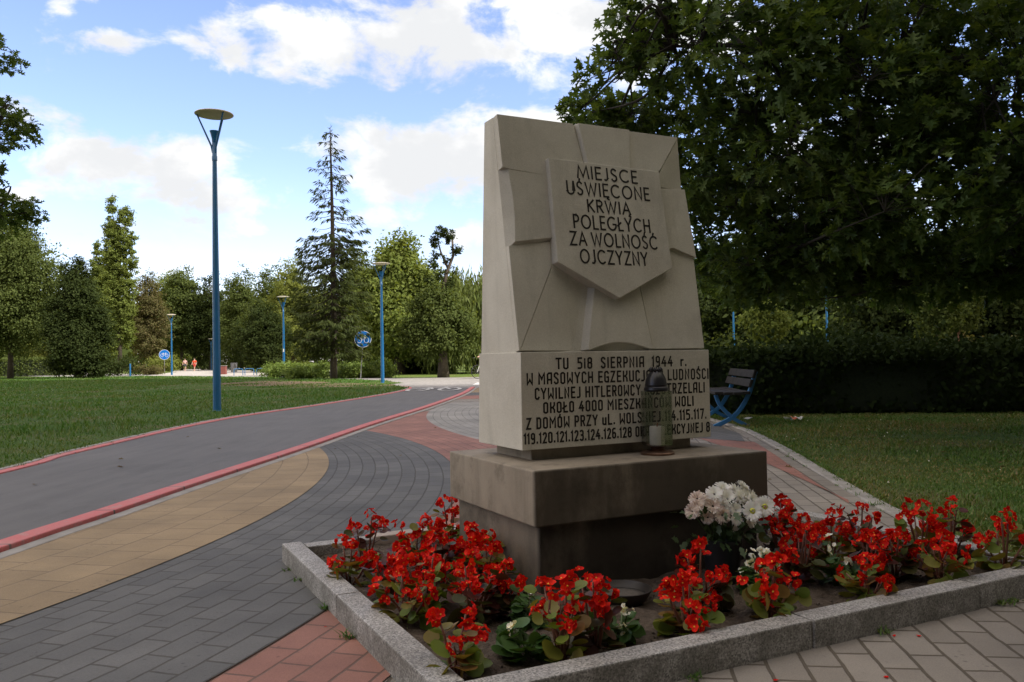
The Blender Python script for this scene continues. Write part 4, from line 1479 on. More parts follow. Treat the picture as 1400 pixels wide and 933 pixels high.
# litter on the right lawn
t = thing('crisp_packet', 'crumpled white and orange packet lying in the grass right of the bench', 'litter', (4.05, 12.0, .05), R(15))
mb = MB()
for i in range(9):
    for j in range(4):
        mb.v.append(((i / 8 - .5) * .26, (j / 3 - .5) * .14, .018 + .02 * math.sin(i * 1.9 + j) + .012 * math.cos(j * 2.4 + i * .7)))
for i in range(8):
    for j in range(3):
        a = i * 4 + j
        mb.f.append((a, a + 4, a + 5, a + 1))
        mb.m.append(1 if 2 <= i <= 4 else 0)
o = mb.build('wrapper', [WHITE_PAPER, ORANGE], t, fix=False)
so_ = o.modifiers.new('thick', 'SOLIDIFY'); so_.thickness = .002
t = thing('scrap_of_paper', 'small scrap of white paper in the grass near the bench leg', 'litter', (3.42, 12.1, .05), R(40))
mb = MB().add([(-.08, -.04, .01), (.03, -.05, .03), (.10, .0, .015), (.05, .05, .03), (-.06, .04, .02)], [(0, 1, 4), (1, 3, 4), (1, 2, 3)])
o = mb.build('sheet', WHITE_PAPER, t, fix=False); so_ = o.modifiers.new('thick', 'SOLIDIFY'); so_.thickness = .002

# ------------------------------------------------------------------ people
SKIN = mat('skin', (.52, .32, .24), (.46, .28, .21), rough=.6)
HAIR = mat('dark_hair', (.05, .035, .025), (.03, .02, .015), rough=.7)


def skin_body(name, V, E, Rr, m, parent, sub=2):
    me = bpy.data.meshes.new(name)
    me.from_pydata(V, E, [])
    me.materials.append(m)
    o = link(name, me, parent)
    sk = o.modifiers.new('skin', 'SKIN')
    for i, v in enumerate(me.skin_vertices[0].data if me.skin_vertices else []):
        pass
    if not me.skin_vertices:
        bm = bmesh.new(); bm.from_mesh(me); bm.verts.layers.skin.verify(); bm.to_mesh(me); bm.free()
    for i, v in enumerate(me.skin_vertices[0].data):
        v.radius = Rr[i] if hasattr(Rr[i], '__len__') else (Rr[i], Rr[i])
        v.use_root = (i == 0)
    sb = o.modifiers.new('sub', 'SUBSURF'); sb.levels = sub; sb.render_levels = sub
    sk.use_smooth_shade = True
    return o


def person(label, loc, rz, shirt, short, stride=.20, arm=.12, h=1.74, seated=None, group=None):
    root = thing('person', label, 'person', loc, rz, group)
    k = h / 1.74
    s = stride
    V = [(0, 0, .95), (0, .0, 1.15), (0, .01, 1.38), (0, 0, 1.49), (0, -.02, 1.58), (0, -.015, 1.68),
         (.10, 0, .90), (.11, -s * .6, .50), (.11, -s * .9, .08), (.11, -s * .9 - .14, .03),
         (-.10, 0, .90), (-.11, s * .35, .50), (-.11, s * 1.1, .10), (-.11, s * 1.1 - .12, .04),
         (.19, .01, 1.40), (.25, arm, 1.14), (.24, arm * .5 - .06, .90), (.24, arm * .4 - .10, .82),
         (-.19, .01, 1.40), (-.25, -arm, 1.14), (-.24, -arm * 1.3 - .08, .92), (-.24, -arm * 1.4 - .12, .84)]
    if seated:
        V[7], V[8], V[9] = (.11, -.30, .82), (.11, -.16, .42), (.11, -.30, .38)
        V[11], V[12], V[13] = (-.11, -.36, .72), (-.11, -.20, .30), (-.11, -.34, .26)
        for a_, sx in ((14, 1), (18, -1)):
            V[a_ + 1], V[a_ + 2], V[a_ + 3] = (sx * .25, -.20, 1.20), (sx * .24, -.42, 1.06), (sx * .23, -.50, 1.04)
        V[2], V[3], V[4], V[5] = (0, -.06, 1.38), (0, -.10, 1.49), (0, -.14, 1.58), (0, -.15, 1.68)
        V[14], V[18] = (.19, -.06, 1.40), (-.19, -.06, 1.40)
    V = [(a * k, b * k, c * k) for a, b, c in V]
    E = [(0, 1), (1, 2), (2, 3), (3, 4), (4, 5), (0, 6), (6, 7), (7, 8), (8, 9), (0, 10), (10, 11), (11, 12), (12, 13), (2, 14), (14, 15), (15, 16), (16, 17), (2, 18), (18, 19), (19, 20), (20, 21)]
    rr = [.13, .13, .14, .055, .085, .085, .085, .06, .042, .035, .085, .06, .042, .035, .062, .042, .034, .036, .062, .042, .034, .036]
    skin_body('body', V, E, [x * k for x in rr], SKIN, root)
    g = lambda idx, dr, nm, m, ed: skin_body(nm, [V[i] for i in idx], ed, [rr[i] * k + dr for i in idx], m, root)
    mid = lambda a, b, t: tuple(V[a][i] + (V[b][i] - V[a][i]) * t for i in range(3))
    skin_body('shirt', [V[0], V[1], V[2], V[14], mid(14, 15, .75), V[18], mid(18, 19, .75)], [(0, 1), (1, 2), (2, 3), (3, 4), (2, 5), (5, 6)], [x * k for x in (.148, .148, .158, .078, .066, .078, .066)], shirt, root)
    skin_body('shorts', [mid(0, 1, .05), V[6], mid(6, 7, .85), V[10], mid(10, 11, .85)], [(0, 1), (1, 2), (0, 3), (3, 4)], [x * k for x in (.150, .104, .086, .104, .086)], short, root)
    hp = V[5]
    MB().lathe([(.02, -.02), (.088, -.015), (.098, .04), (.075, .09), (.02, .11)], 14, (hp[0], hp[1] + .02, hp[2] - .01)).build('hair', HAIR, root, smooth=True)
    return root


p = AT(266, 506, 112)
person('walker in an orange-red top and shorts on the sunny far path', (p.x, p.y, 0), R(-15), mat('orange_top', (.75, .10, .04), (.65, .07, .03)), mat('red_shorts', (.55, .07, .05), (.45, .05, .04)), .22)
p = AT(253, 506, 114)
person('walker in a white and pink top beside the orange-clad walker', (p.x, p.y, 0), R(10), mat('pinkish_top', (.62, .38, .36), (.55, .30, .30)), mat('dark_trousers', (.06, .06, .075), (.04, .04, .05)), .18)
p = AT(668, 518, 42)
person('cyclist in a pink shirt half hidden behind the memorial, leaning over the handlebar', (p.x, p.y, 0.04), R(-62), mat('pink_shirt', (.62, .30, .27), (.55, .25, .23)), mat('olive_shorts', (.07, .07, .035), (.05, .05, .03)), seated=True)
bk = thing('bicycle', 'bicycle with pale frame under the cyclist beside the memorial', 'bicycle', (p.x, p.y, 0.0), R(-62))
RUB = mat('tyre_rubber', (.025, .025, .026), (.018, .018, .018), rough=.8)
FR = mat('white_frame_paint', (.62, .63, .60), (.5, .51, .5), rough=.35)
for y in (-.62, .42):
    mb = MB(); mb.tube([(0, y + .33 * math.cos(2 * math.pi * k / 28), .35 + .33 * math.sin(2 * math.pi * k / 28)) for k in range(29)], .018, 8, caps=False)
    wl = mb.build('wheel', RUB, bk, smooth=True, fix=False)
    sp = MB()
    for k in range(10):
        a = 2 * math.pi * k / 10
        sp.tube([(0, y, .35), (0, y + .32 * math.cos(a), .35 + .32 * math.sin(a))], .003, 4, caps=False)
    sp.build('spokes', STEEL, wl, fix=False)
mb = MB()
for a, b in (((0, .42, .35), (0, .16, .82)), ((0, .10, .86), (0, -.42, .86)), ((0, -.40, .88), (0, -.02, .33)), ((0, -.02, .33), (0, .13, .92)), ((0, .42, .35), (0, -.02, .33)), ((0, -.38, .98), (0, -.62, .35))):
    mb.tube([a, b], .018, 8)
mb.build('frame', FR, bk, smooth=True, angle=50)
MB().tube([(-.27, -.42, 1.04), (-.12, -.40, 1.02), (0, -.38, 1.0), (.12, -.40, 1.02), (.27, -.42, 1.04)], .014, 8).build('handlebar', STEEL, bk, smooth=True)
MB().lathe([(.05, .0), (.10, .02), (.10, .05), (.06, .06)], 14, (0, .13, .90)).build('saddle', RUB, bk, smooth=True)

# ------------------------------------------------------------------ grass
BL = [(-.5, 0, 0), (.5, 0, 0), (.32, .55, .10), (-.32, .55, .10), (0, 1, .34)]
BLF = [(0, 1, 2, 3), (3, 2, 4)]


def inside(poly, x, y):
    poly = np.array([(p[0], p[1]) for p in poly])
    c = np.zeros(len(x), bool)
    j = len(poly) - 1
    for i in range(len(poly)):
        xi, yi = poly[i]
        xj, yj = poly[j]
        hit = ((yi > y) != (yj > y)) & (x < (xj - xi) * (y - yi) / (yj - yi + 1e-12) + xi)
        c ^= hit
        j = i
    return c


def grass(name, poly, x0, x1, y0, y1, n, dmin, m, hgt, label, seed, fall=2.0):
    r = np.random.default_rng(seed)
    px, py = [], []
    tot = 0
    while tot < n:
        k = n * 3
        x = r.uniform(x0, x1, k)
        y = y0 * (y1 / y0) ** r.uniform(0, 1, k) if fall else r.uniform(y0, y1, k)      # density falls with distance
        d = np.hypot(x, y)
        keep = inside(poly, x, y) & (np.abs(x) < y * 1.05 + 3.0)
        if poly is lawn_pts:
            bare = np.array([noise.noise(Vector((a * .32, b * .22, 2))) for a, b in zip(x, y)])
            keep &= ~((y > 30) & (y < 48) & (x > -16) & (bare > -.05) & (r.uniform(0, 1, k) < .9))
        px.append(x[keep]); py.append(y[keep])
        tot += keep.sum()
    x, y = np.concatenate(px)[:n], np.concatenate(py)[:n]
    d = np.hypot(x, y)
    grow = np.array([.80 + .75 * noise.noise(Vector((a * .5, b * .5, 0))) + .35 * noise.noise(Vector((a * 1.9, b * 1.9, 5))) for a, b in zip(x, y)])
    ln = hgt * r.uniform(.55, 1.25, n) * np.clip(grow, .28, 1.9)
    wd = (.0035 + .00075 * d) * r.uniform(.7, 1.4, n)
    a = r.uniform(0, 2 * math.pi, n)
    lean = r.uniform(.05, .75, n)
    D = np.stack([np.cos(a) * lean, np.sin(a) * lean, np.ones(n)], 1)
    N = np.stack([np.cos(a), np.sin(a), -lean * .2], 1) + r.normal(size=(n, 3)) * .5
    P = np.stack([x, y, np.full(n, .006)], 1)
    me = scatter(name, BL, BLF, P, D, N, np.stack([wd, ln, ln], 1), m)
    return tag(link(name, me), label, 'grass', kind='stuff')


grass('grass', lawn_pts, -75, -3.4, 4.5, 95, 200000, 8, BLADE, .085, 'rough green lawn grass left of the cycle path', 1)
RL = [(x + .07, y) for x, y in EDGE if y > .5] + [(6, 29.5), (30, 30), (30, .5), (2.2, .5)]
grass('grass', RL, 1.9, 17, 2.6, 16, 190000, 3, BLADE_R, .045, 'short patchy lawn grass right of the memorial', 2)
# white clover heads in the lawns
r_ = np.random.default_rng(21)
P = np.array([(x, y, .05) for x, y in zip(r_.uniform(2.5, 9, 240), r_.uniform(4, 12, 240))][::2] + [(x, y, .07) for x, y in zip(r_.uniform(-26, -5.5, 150), r_.uniform(9, 34, 150))])
P = P[(inside(RL, P[:, 0], P[:, 1]) | inside(lawn_pts, P[:, 0], P[:, 1]))]
n = len(P)
tag(link('clover', scatter('clover', octv, octf, P + r_.normal(size=(n, 3)) * np.array([.1, .1, .012]), rand_unit(n, r_), rand_unit(n, r_), r_.uniform(.003, .008, n) * (1 + .02 * P[:, 1]), WHITE_PETAL)), 'tiny white clover heads dotted over the lawns', 'clover', kind='stuff')
# small weeds and tufts along kerbs
r_ = np.random.default_rng(77)
tp = []
for (x, y) in [(p[0], p[1]) for p in EDGE if 3 < p[1] < 13]:
    for _ in range(5): tp.append((x + .10 + r_.normal() * .05, y + r_.normal() * .15))
for (x, y) in [(p[0] - .10, p[1]) for p in LEFT if 6 < p[1] < 32]:
    for _ in range(9): tp.append((x + r_.normal() * .06, y + r_.normal() * .3))
for u_, v_ in [(-.72, 1.15), (-.715, .95), (-.72, .10), (-.718, .45), (-.4, -.812), (.1, -.815), (.95, -.815), (1.62, -.812), (1.70, -.815)]:
    q = MP(u_, v_)
    for _ in range(3): tp.append((q.x + r_.normal() * .012, q.y + r_.normal() * .012))
P = np.repeat(np.array([(a, b, .01) for a, b in tp]), 9, 0)
P[:, :2] += r_.normal(size=(len(P), 2)) * .012
n = len(P)
a = r_.uniform(0, 6.28, n)
ln = np.repeat(r_.uniform(.015, .06, len(tp)), 9) * r_.uniform(.5, 1.1, n)
tag(link('grass', scatter('grass', BL, BLF, P, np.stack([np.cos(a) * .8, np.sin(a) * .8, np.ones(n)], 1), np.stack([np.cos(a), np.sin(a), np.zeros(n)], 1), np.stack([np.full(n, .006), ln, ln], 1), BLADE)),
    'small tufts of grass growing along the kerbs', 'grass', kind='stuff')

# ------------------------------------------------------------------ trees
QUAD = ([(-.35, 0, 0), (0, -.05, .03), (.35, .5, -.05), (0, 1, 0), (-.35, .5, -.05)], [(1, 2, 3, 4)])
QUADV = [(0, 0, 0), (.34, .45, .07), (0, 1, 0), (-.34, .45, .07)]
QUADF = [(0, 1, 2, 3)]
LEAFCOL = {
    'dark': [(.026, .040, .012), (.038, .054, .016), (.052, .068, .022)],
    'mid': [(.066, .092, .026), (.088, .115, .034), (.112, .138, .044)],
    'bright': [(.115, .155, .036), (.145, .182, .046), (.178, .210, .058)],
    'yellow': [(.135, .165, .038), (.165, .190, .048), (.195, .215, .062)],
    'olive': [(.088, .092, .036), (.120, .114, .048), (.155, .124, .066)],
    'willow': [(.105, .142, .042), (.138, .172, .054), (.168, .20, .070)],
    'spruce': [(.046, .064, .024), (.066, .086, .030), (.088, .108, .038)],
}
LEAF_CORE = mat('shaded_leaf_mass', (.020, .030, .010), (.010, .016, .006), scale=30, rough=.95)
LM = {k: leaf_mat('leaf_' + k, v, .42, .75, .08) for k, v in LEAFCOL.items()}


def trunk_mesh(pts, r0, r1, limbs, m, root, name='trunk', seg=10):
    mb = MB()
    n_ = len(pts)
    mb.tube(pts, [r0 * (1.35 if i == 0 else 1) + (r1 - r0) * i / (n_ - 1) for i in range(n_)], seg)
    for lp, a, b in limbs:
        k = len(lp)
        mb.tube(lp, [a + (b - a) * i / (k - 1) for i in range(k)], 6)
    return mb.build(name, m, root, smooth=True, fix=False)


def crown_points(r, lobes, n, clump, fill=.6):
    """leaf positions gathered in clumps in the outer part of several lobes; also the outward direction"""
    vol = np.array([a[3] * a[4] * a[5] for a in lobes]) ** .75
    vol = vol / vol.sum()
    nc = max(12, n // 38)
    which = r.choice(len(lobes), nc, p=vol)
    L = np.array(lobes)
    d = rand_unit(nc, r)
    rad = 1 - fill * r.uniform(0, 1, nc) ** 1.4
    rad *= 1 + r.normal(0, .10, nc)
    c = L[which, :3] + d * rad[:, None] * L[which, 3:6]
    csz = clump * r.uniform(.6, 1.35, nc)
    pick = r.integers(0, nc, n)
    off = r.normal(size=(n, 3)) * .42 * np.array([1, 1, .62])
    P = c[pick] + off * csz[pick][:, None]
    return P, unit(d[pick] + off * .9), c


def leaf_crown(r, name, lobes, n, clump, size, m, root, up=.5, fill=.6, stretch=1.0):
    P, O, cc = crown_points(r, lobes, n, clump, fill)
    N = unit(O * 1.1 + np.array([0, 0, up]) + rand_unit(n, r) * .55)
    D = unit(rand_unit(n, r) + O * .3 + np.array([0, 0, -.25]))
    s = size * r.uniform(.65, 1.3, n)
    me = scatter(name, QUADV, QUADF, P, D, N, np.stack([s, s * stretch, s], 1), m)
    link(name, me, root)
    return cc


def broadleaf(seed, label, x, y, h, w, m, n=6000, base=.18, lobes=None, trunk=.22, clump=None, size=None, bark=BARK, group='trees across the park', shape=1.0, cat='tree', name='park_tree', lean=0):
    r = np.random.default_rng(seed)
    root = thing(name, label, cat, (x, y, 0), 0, group)
    if lobes is None:
        lobes = []
        cz = h * (base + 1) / 2
        k = 9
        for i in range(k):
            t = (i + .5) / k
            z = h * (base + (1 - base) * (.06 + .82 * t))
            wr = w * .5 * math.sin(math.pi * (.16 + .80 * t) ** shape) ** .8
            a = i * 2.4 + r.uniform(-.4, .4)
            rr = wr * .55
            lobes.append((math.cos(a) * (wr - rr) * .9, math.sin(a) * (wr - rr) * .9, z, rr * 1.1, rr * 1.1, h * (1 - base) * .17 * r.uniform(.85, 1.2)))
            lobes.append((-math.cos(a) * (wr - rr) * .8, -math.sin(a) * (wr - rr) * .8, z + r.uniform(-.4, .2), rr, rr, h * (1 - base) * .15 * r.uniform(.85, 1.2)))
    clump = clump or w * .11
    size = size or max(.15, w * .033)
    n = int(n * 4.2)
    limbs = []
    for lb in lobes:
        z0 = max(h * .12, min(lb[2] - h * .12, h * .6))
        limbs.append(([Vector((0, 0, z0)), Vector((lb[0] * .5, lb[1] * .5, (z0 + lb[2]) / 2 + .1)), Vector((lb[0], lb[1], lb[2]))], trunk * .4, trunk * .10))
    trunk_mesh([Vector((0, 0, -.1)), Vector((.04 * w * .2, 0, h * .25)), Vector((lean * .5, 0, h * .55)), Vector((lean, 0, h * .86))], trunk, trunk * .25, limbs, bark, root)
    leaf_crown(r, 'crown', lobes, n, clump, size, m, root)
    return root


def px_tree(px, Y, base_y=None):
    p = AT(px, 500, Y)
    return p.x, p.y


def HT(py, px, Y):
    return AT(px, py, Y).z


def bg(seed, px, Y, top, wpx, m, label, **kw):
    x, y = px_tree(px, Y)
    return broadleaf(seed, label, x, y, HT(top, px, Y), wpx * Y / FPX, m, **kw)


# left and centre
bg(1, 14, 70, 276, 150, LM['mid'], 'big rounded tree at the left picture edge over the clipped hedge', n=20000, base=.20, trunk=.20, size=.20)
bg(2, 106, 66, 344, 96, LM['dark'], 'dark bushy tree reaching the ground beside the clipped hedge', n=16000, base=.02, shape=.7, size=.18)
bg(4, 203, 108, 362, 66, LM['olive'], 'brownish green tree right of the poplars', n=6000, base=.05)
bg(5, 248, 130, 360, 92, LM['mid'], 'grey-green tree with hanging foliage behind the two walkers', n=7000, base=.22)
bg(6, 330, 120, 362, 76, LM['mid'], 'tree with a pale top just right of the tall lamp pole', n=6000, base=.06)
bg(7, 362, 84, 408, 82, LM['dark'], 'dark round tree left of the stickered lamp', n=7500, base=.06)
bg(8, 400, 92, 345, 84, LM['yellow'], 'light yellow-green tree left of the spruce', n=8000, base=.06)
bg(9, 288, 128, 366, 80, LM['dark'], 'dark tree standing deep behind the tall lamp pole', n=4500, base=.04)
bg(15, 372, 112, 360, 88, LM['mid'], 'hazy mid green tree behind the dark round one', n=6000, base=.04)
bg(16, 226, 134, 366, 84, LM['bright'], 'pale green tree far behind the brownish one', n=6000, base=.04)
bg(17, 132, 124, 384, 90, LM['mid'], 'low wide tree behind the foot of the poplars', n=5000, base=.03)
for i, (px, Y, top, wp, k) in enumerate(((725, 72, 360, 120, 'mid'), (790, 64, 372, 110, 'bright'), (850, 78, 350, 120, 'dark'), (905, 68, 366, 110, 'mid'), (955, 84, 356, 130, 'yellow'))):
    bg(500 + i, px, Y, top, wp, LM[k], ('green tree straight behind the memorial beyond the cross road', 'light green tree second from the willow, hidden behind the memorial', 'dark tree in the middle of the row hidden behind the memorial', 'green tree near the right end of the row behind the memorial', 'yellow-green tree at the right end of the row behind the memorial')[i], n=6000, base=.05)
bg(10, 492, 74, 336, 86, LM['bright'], 'light green tree between the spruce and the large willow-like tree', n=7000, base=.05)
bg(11, 546, 60, 314, 150, LM['bright'], 'large light green tree in the middle with billowing crown', n=15000, base=.14, trunk=.34, shape=.8)
bg(12, 530, 66, 440, 150, LM['dark'], 'dark shaded bushy tree under the large light green one', n=7000, base=.02, shape=.8)
bg(13, 62, 112, 420, 90, LM['yellow'], 'sunny tree seen under the crown of the big left tree', n=5000, base=.05)
bg(14, 445, 100, 372, 70, LM['mid'], 'mid green tree right behind the spruce', n=5000, base=.05)


def poplar(seed, label, px, Y, top, wpx):
    x, y = px_tree(px, Y)
    h, w = HT(top, px, Y), wpx * Y / FPX
    lobes = []
    for i in range(13):
        t = (i + .5) / 13
        z = h * (.14 + .85 * t)
        rr = w * .5 * min(1.0, .45 + t * 1.6, (1.04 - t) * 3.2) ** .7
        sx = .22 * w * (1 if i % 2 else -1)
        lobes.append((sx, .1 * sx, z, rr * .72, rr * .72, h * .075))
    return broadleaf(seed, label, x, y, h, w, LM['bright'], n=9000, lobes=lobes, clump=.42, size=.24, trunk=.25)


poplar(20, 'tall slim poplar rising above the left trees', 164, 104, 274, 40)
poplar(21, 'shorter slim poplar left of the tall one', 143, 115, 334, 34)

# weeping willow, mostly behind the memorial
def willow(seed, label, px, Y, top, wpx):
    r = np.random.default_rng(seed)
    x, y = px_tree(px, Y)
    h, w = HT(top, px, Y), wpx * Y / FPX
    root = thing('willow_tree', label, 'tree', (x, y, 0), 0, 'trees across the park')
    lobes = [(math.cos(a) * w * .22, math.sin(a) * w * .22, h * .78, w * .26, w * .26, h * .2) for a in np.linspace(0, 6.28, 7)[:-1]] + [(0, 0, h * .85, w * .3, w * .3, h * .16)]
    trunk_mesh([Vector((0, 0, -.1)), Vector((.1, 0, h * .3)), Vector((0, 0, h * .75))], .35, .12, [([Vector((0, 0, h * .3)), Vector((l[0] * .6, l[1] * .6, h * .6)), Vector(l[:3])], .14, .04) for l in lobes], BARK, root)
    ns = 900
    a = r.uniform(0, 6.28, ns)
    rad = w * .5 * np.sqrt(r.uniform(.15, 1, ns))
    zt = h * (1.0 - .38 * (rad / (w * .5)) ** 2) * r.uniform(.86, 1.0, ns)
    zb = np.clip(h * r.uniform(.0, .45, ns), .25, None)
    Pl, Dl = [], []
    for i in range(ns):
        L = zt[i] - zb[i]
        k = max(6, int(L / .16))
        t = np.linspace(0, 1, k)
        sway = r.normal() * .25
        X = rad[i] * math.cos(a[i]) * (1 + .10 * t) + sway * t * t + r.normal(0, .06, k)
        Yy = rad[i] * math.sin(a[i]) * (1 + .10 * t) + r.normal(0, .06, k)
        Pl.append(np.stack([X, Yy, zt[i] - L * t], 1))
    P = np.concatenate(Pl)
    n_ = len(P)
    D = np.stack([r.normal(0, .28, n_), r.normal(0, .28, n_), np.full(n_, -1.0)], 1)
    s = r.uniform(.16, .34, n_)
    s *= 1.5
    link('crown', scatter('crown', QUADV, QUADF, P, D, rand_unit(n_, r) + np.array([0, -.4, .3]), np.stack([s * .42, s * 1.25, s], 1), LM['willow']), root)


willow(30, 'weeping willow with hanging strands behind the left edge of the memorial', 655, 60, 352, 150)

# tall broken tree
def broken_tree():
    r = np.random.default_rng(41)
    Y = 46.7
    x, y = px_tree(606, Y)
    root = thing('broken_tree', 'lopped tree with a bare bent top and thick pale trunk before the willow', 'tree', (x, y, 0), 0, 'trees across the park')
    z = lambda py: HT(py, 606, Y)
    dx = lambda px: (px - 606) * Y / FPX
    limbs = [([Vector((0, 0, z(405))), Vector((dx(612), 0, z(375))), Vector((dx(622), 0, z(350))), Vector((dx(621), 0, z(322)))], .14, .05),
             ([Vector((dx(615), 0, z(368))), Vector((dx(605), .1, z(345))), Vector((dx(600), .1, z(325)))], .08, .03),
             ([Vector((0, 0, z(440))), Vector((dx(590), 0, z(425))), Vector((dx(580), .2, z(410)))], .10, .03),
             ([Vector((0, 0, z(440))), Vector((dx(622), 0, z(430))), Vector((dx(632), -.2, z(420)))], .10, .03)]
    trunk_mesh([Vector((0, 0, -.1)), Vector((0, 0, z(490))), Vector((.02, 0, z(440))), Vector((0, 0, z(400)))], .27, .19, limbs, BARK_MID, root)
    m = lambda px, py, a, b, yy=0: (dx(px), yy, z(py), a * Y / FPX, a * Y / FPX, b * Y / FPX)
    lobes = [m(604, 464, 40, 24, -.4), m(580, 442, 28, 26), m(632, 452, 26, 26, -.4), m(606, 438, 32, 24, -.5), m(566, 460, 20, 22), m(598, 412, 26, 18, -.3), m(584, 418, 20, 16), m(616, 408, 14, 14, .3)]
    leaf_crown(r, 'crown', lobes, 22000, .5, .16, LM['mid'], root)
    top = [m(606, 318, 10, 9), m(597, 330, 7, 9), m(618, 326, 8, 9), m(602, 346, 7, 9), m(627, 343, 6, 9), m(613, 356, 6, 8), m(595, 360, 7, 6), m(622, 368, 6, 7), m(604, 376, 8, 8), m(590, 384, 8, 6), m(618, 388, 8, 7)]
    leaf_crown(r, 'upper_crown', top, 3600, .22, .12, LM['dark'], root, fill=.8)


broken_tree()


def spruce():
    r = np.random.default_rng(52)
    x, y = px_tree(456, 46)
    H = HT(174, 460, 46)
    root = thing('spruce_tree', 'tall thin-topped spruce standing at the far edge of the left lawn', 'tree', (x, y, 0), 0, 'trees across the park')
    mb = MB()
    P, D, N, Sx, Sy = [], [], [], [], []
    tr = [Vector((.25 * math.sin(i * .3) * .2, 0, H * i / 12)) for i in range(13)]
    mb.tube(tr, [.19 * (1 - i / 12) ** .8 + .015 for i in range(13)], 10)
    z = H * .12
    while z < H - .15:
        t = z / H
        if t < .60:
            reach, nb_, dens = 2.75 - 2.4 * (t - .12), 9, 1.0
            if t < .2: reach *= .62 + (t - .12) * 3
        else:
            reach, nb_, dens = (1.0 - t) ** .72 * 2.9 + .15, int(r.integers(3, 6)), .62
        for k in range(nb_):
            a = r.uniform(0, 6.28)
            ln = reach * (r.uniform(.6, 1.15) if t < .6 else r.uniform(.3, 1.25))
            # branch dips and lifts at its end
            pts = []
            for q in (0, .3, .6, .85, 1):
                dip = -.22 * math.sin(q * 2.4) * ln + (.10 * ln if t > .6 else -.10 * ln) * q
                pts.append(Vector((math.cos(a) * ln * q, math.sin(a) * ln * q, z + dip)))
            mb.tube(pts, [.022, .018, .013, .009, .005], 4, caps=False)
            m_ = int((26 if t < .6 else 17) * ln + 3)
            for _ in range(m_):
                q = r.uniform(.15 if t < .6 else .28, 1) ** .8
                i = min(3, int(q * 4))
                pp = pts[i].lerp(pts[i + 1], min(1, max(0, q * 4 - i)))
                sd = r.choice([-1, 1])
                fw = np.array([math.cos(a), math.sin(a), 0])
                lt = np.array([-math.sin(a), math.cos(a), 0]) * sd
                P.append(np.array(pp) + lt * r.uniform(0, .14) + r.normal(size=3) * .03)
                D.append(fw * .7 + lt * r.uniform(.2, 1.0) + np.array([0, 0, -r.uniform(.25, 1.1)]))
                N.append(np.array([0, 0, 1]) + r.normal(size=3) * .5)
                L_ = r.uniform(.20, .42)
                Sx.append(L_ * .30)
                Sy.append(L_)
        z += (.20 if t < .6 else .36) * r.uniform(.7, 1.35)
    for k in range(14):
        P.append(np.array([0, 0, H - .06 * k])); D.append(np.array([r.normal() * .6, r.normal() * .6, 1])); N.append(r.normal(size=3)); Sx.append(.05); Sy.append(.22)
    mb.build('trunk', BARK, root, smooth=True, fix=False)
    P = np.array(P)
    link('crown', scatter('crown', QUADV, QUADF, P, np.array(D), np.array(N), np.stack([Sx, Sy, Sx], 1), LM['spruce']), root)


spruce()

# shrubs and hedges ---------------------------------------------------------
def shrub(seed, label, x, y, lx, ly, h, m, n, size, name='shrub', cat='shrub', rz=0, group=None, boxy=False, clump=None):
    r = np.random.default_rng(seed)
    root = thing(name, label, cat, (x, y, 0), rz, group)
    if boxy:
        # clipped: leaves over the faces of a box with rounded, uneven surface
        f = r.choice(5, n, p=np.array([ly * h, ly * h, lx * h, lx * h, lx * ly]) / (2 * ly * h + 2 * lx * h + lx * ly))
        q = r.uniform(-.5, .5, (n, 3)) * np.array([lx, ly, h]) + np.array([0, 0, h / 2])
        O = np.zeros((n, 3))
        for i_, (ax, sg) in enumerate(((0, -1), (0, 1), (1, -1), (1, 1))):
            s_ = f == i_
            q[s_, ax] = sg * .5 * (lx, ly)[ax]
            O[s_, ax] = sg
        s_ = f == 4
        q[s_, 2] = h
        O[s_, 2] = 1
        wob = np.array([noise.noise(Vector((a * 1.1, b * 1.1, c * 1.1))) for a, b, c in q])
        q += O * (wob * (.22 if lx < 11 else .40) + r.normal(0, .05, n) - np.abs(r.normal(0, .10, n)))[:, None]
        if lx > 11:
            k_ = n // 7
            q[:k_] = np.stack([r.uniform(-.5, .5, k_) * lx, r.uniform(-.5, .5, k_) * ly, h + np.abs(r.normal(0, .13, k_)) * (.6 + .8 * np.sin(np.arange(k_)))], 1)
            q[:k_, 2] += .10 * np.sin(q[:k_, 0] * 1.7) + .08 * np.sin(q[:k_, 0] * 4.1 + 1)
        N = O + rand_unit(n, r) * .8
        D = rand_unit(n, r) + np.array([0, 0, .3])
        s = size * r.uniform(.6, 1.3, n)
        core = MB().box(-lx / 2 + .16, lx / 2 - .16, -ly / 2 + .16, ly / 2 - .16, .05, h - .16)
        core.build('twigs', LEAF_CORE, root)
        link('foliage', scatter('foliage', QUADV, QUADF, q, D, N, s, m), root)
    else:
        lobes = []
        k = max(3, int(lx / h * 1.6))
        for i in range(k):
            lobes.append(((-.5 + (i + .5) / k) * lx * .85, r.uniform(-.2, .2) * ly, h * r.uniform(.38, .52), lx / k * .85, ly * .5, h * r.uniform(.40, .55)))
        trunk_mesh([Vector((0, 0, -.05)), Vector((0, 0, h * .3)), Vector((0, 0, h * .55))], .05, .02, [([Vector((0, 0, .05)), Vector((l[0] * .5, l[1], h * .25)), Vector(l[:3])], .03, .01) for l in lobes], BARK, root, 'stems', 6)
        leaf_crown(r, 'foliage', lobes, n, clump or h * .35, size, m, root, fill=.6)
    return root


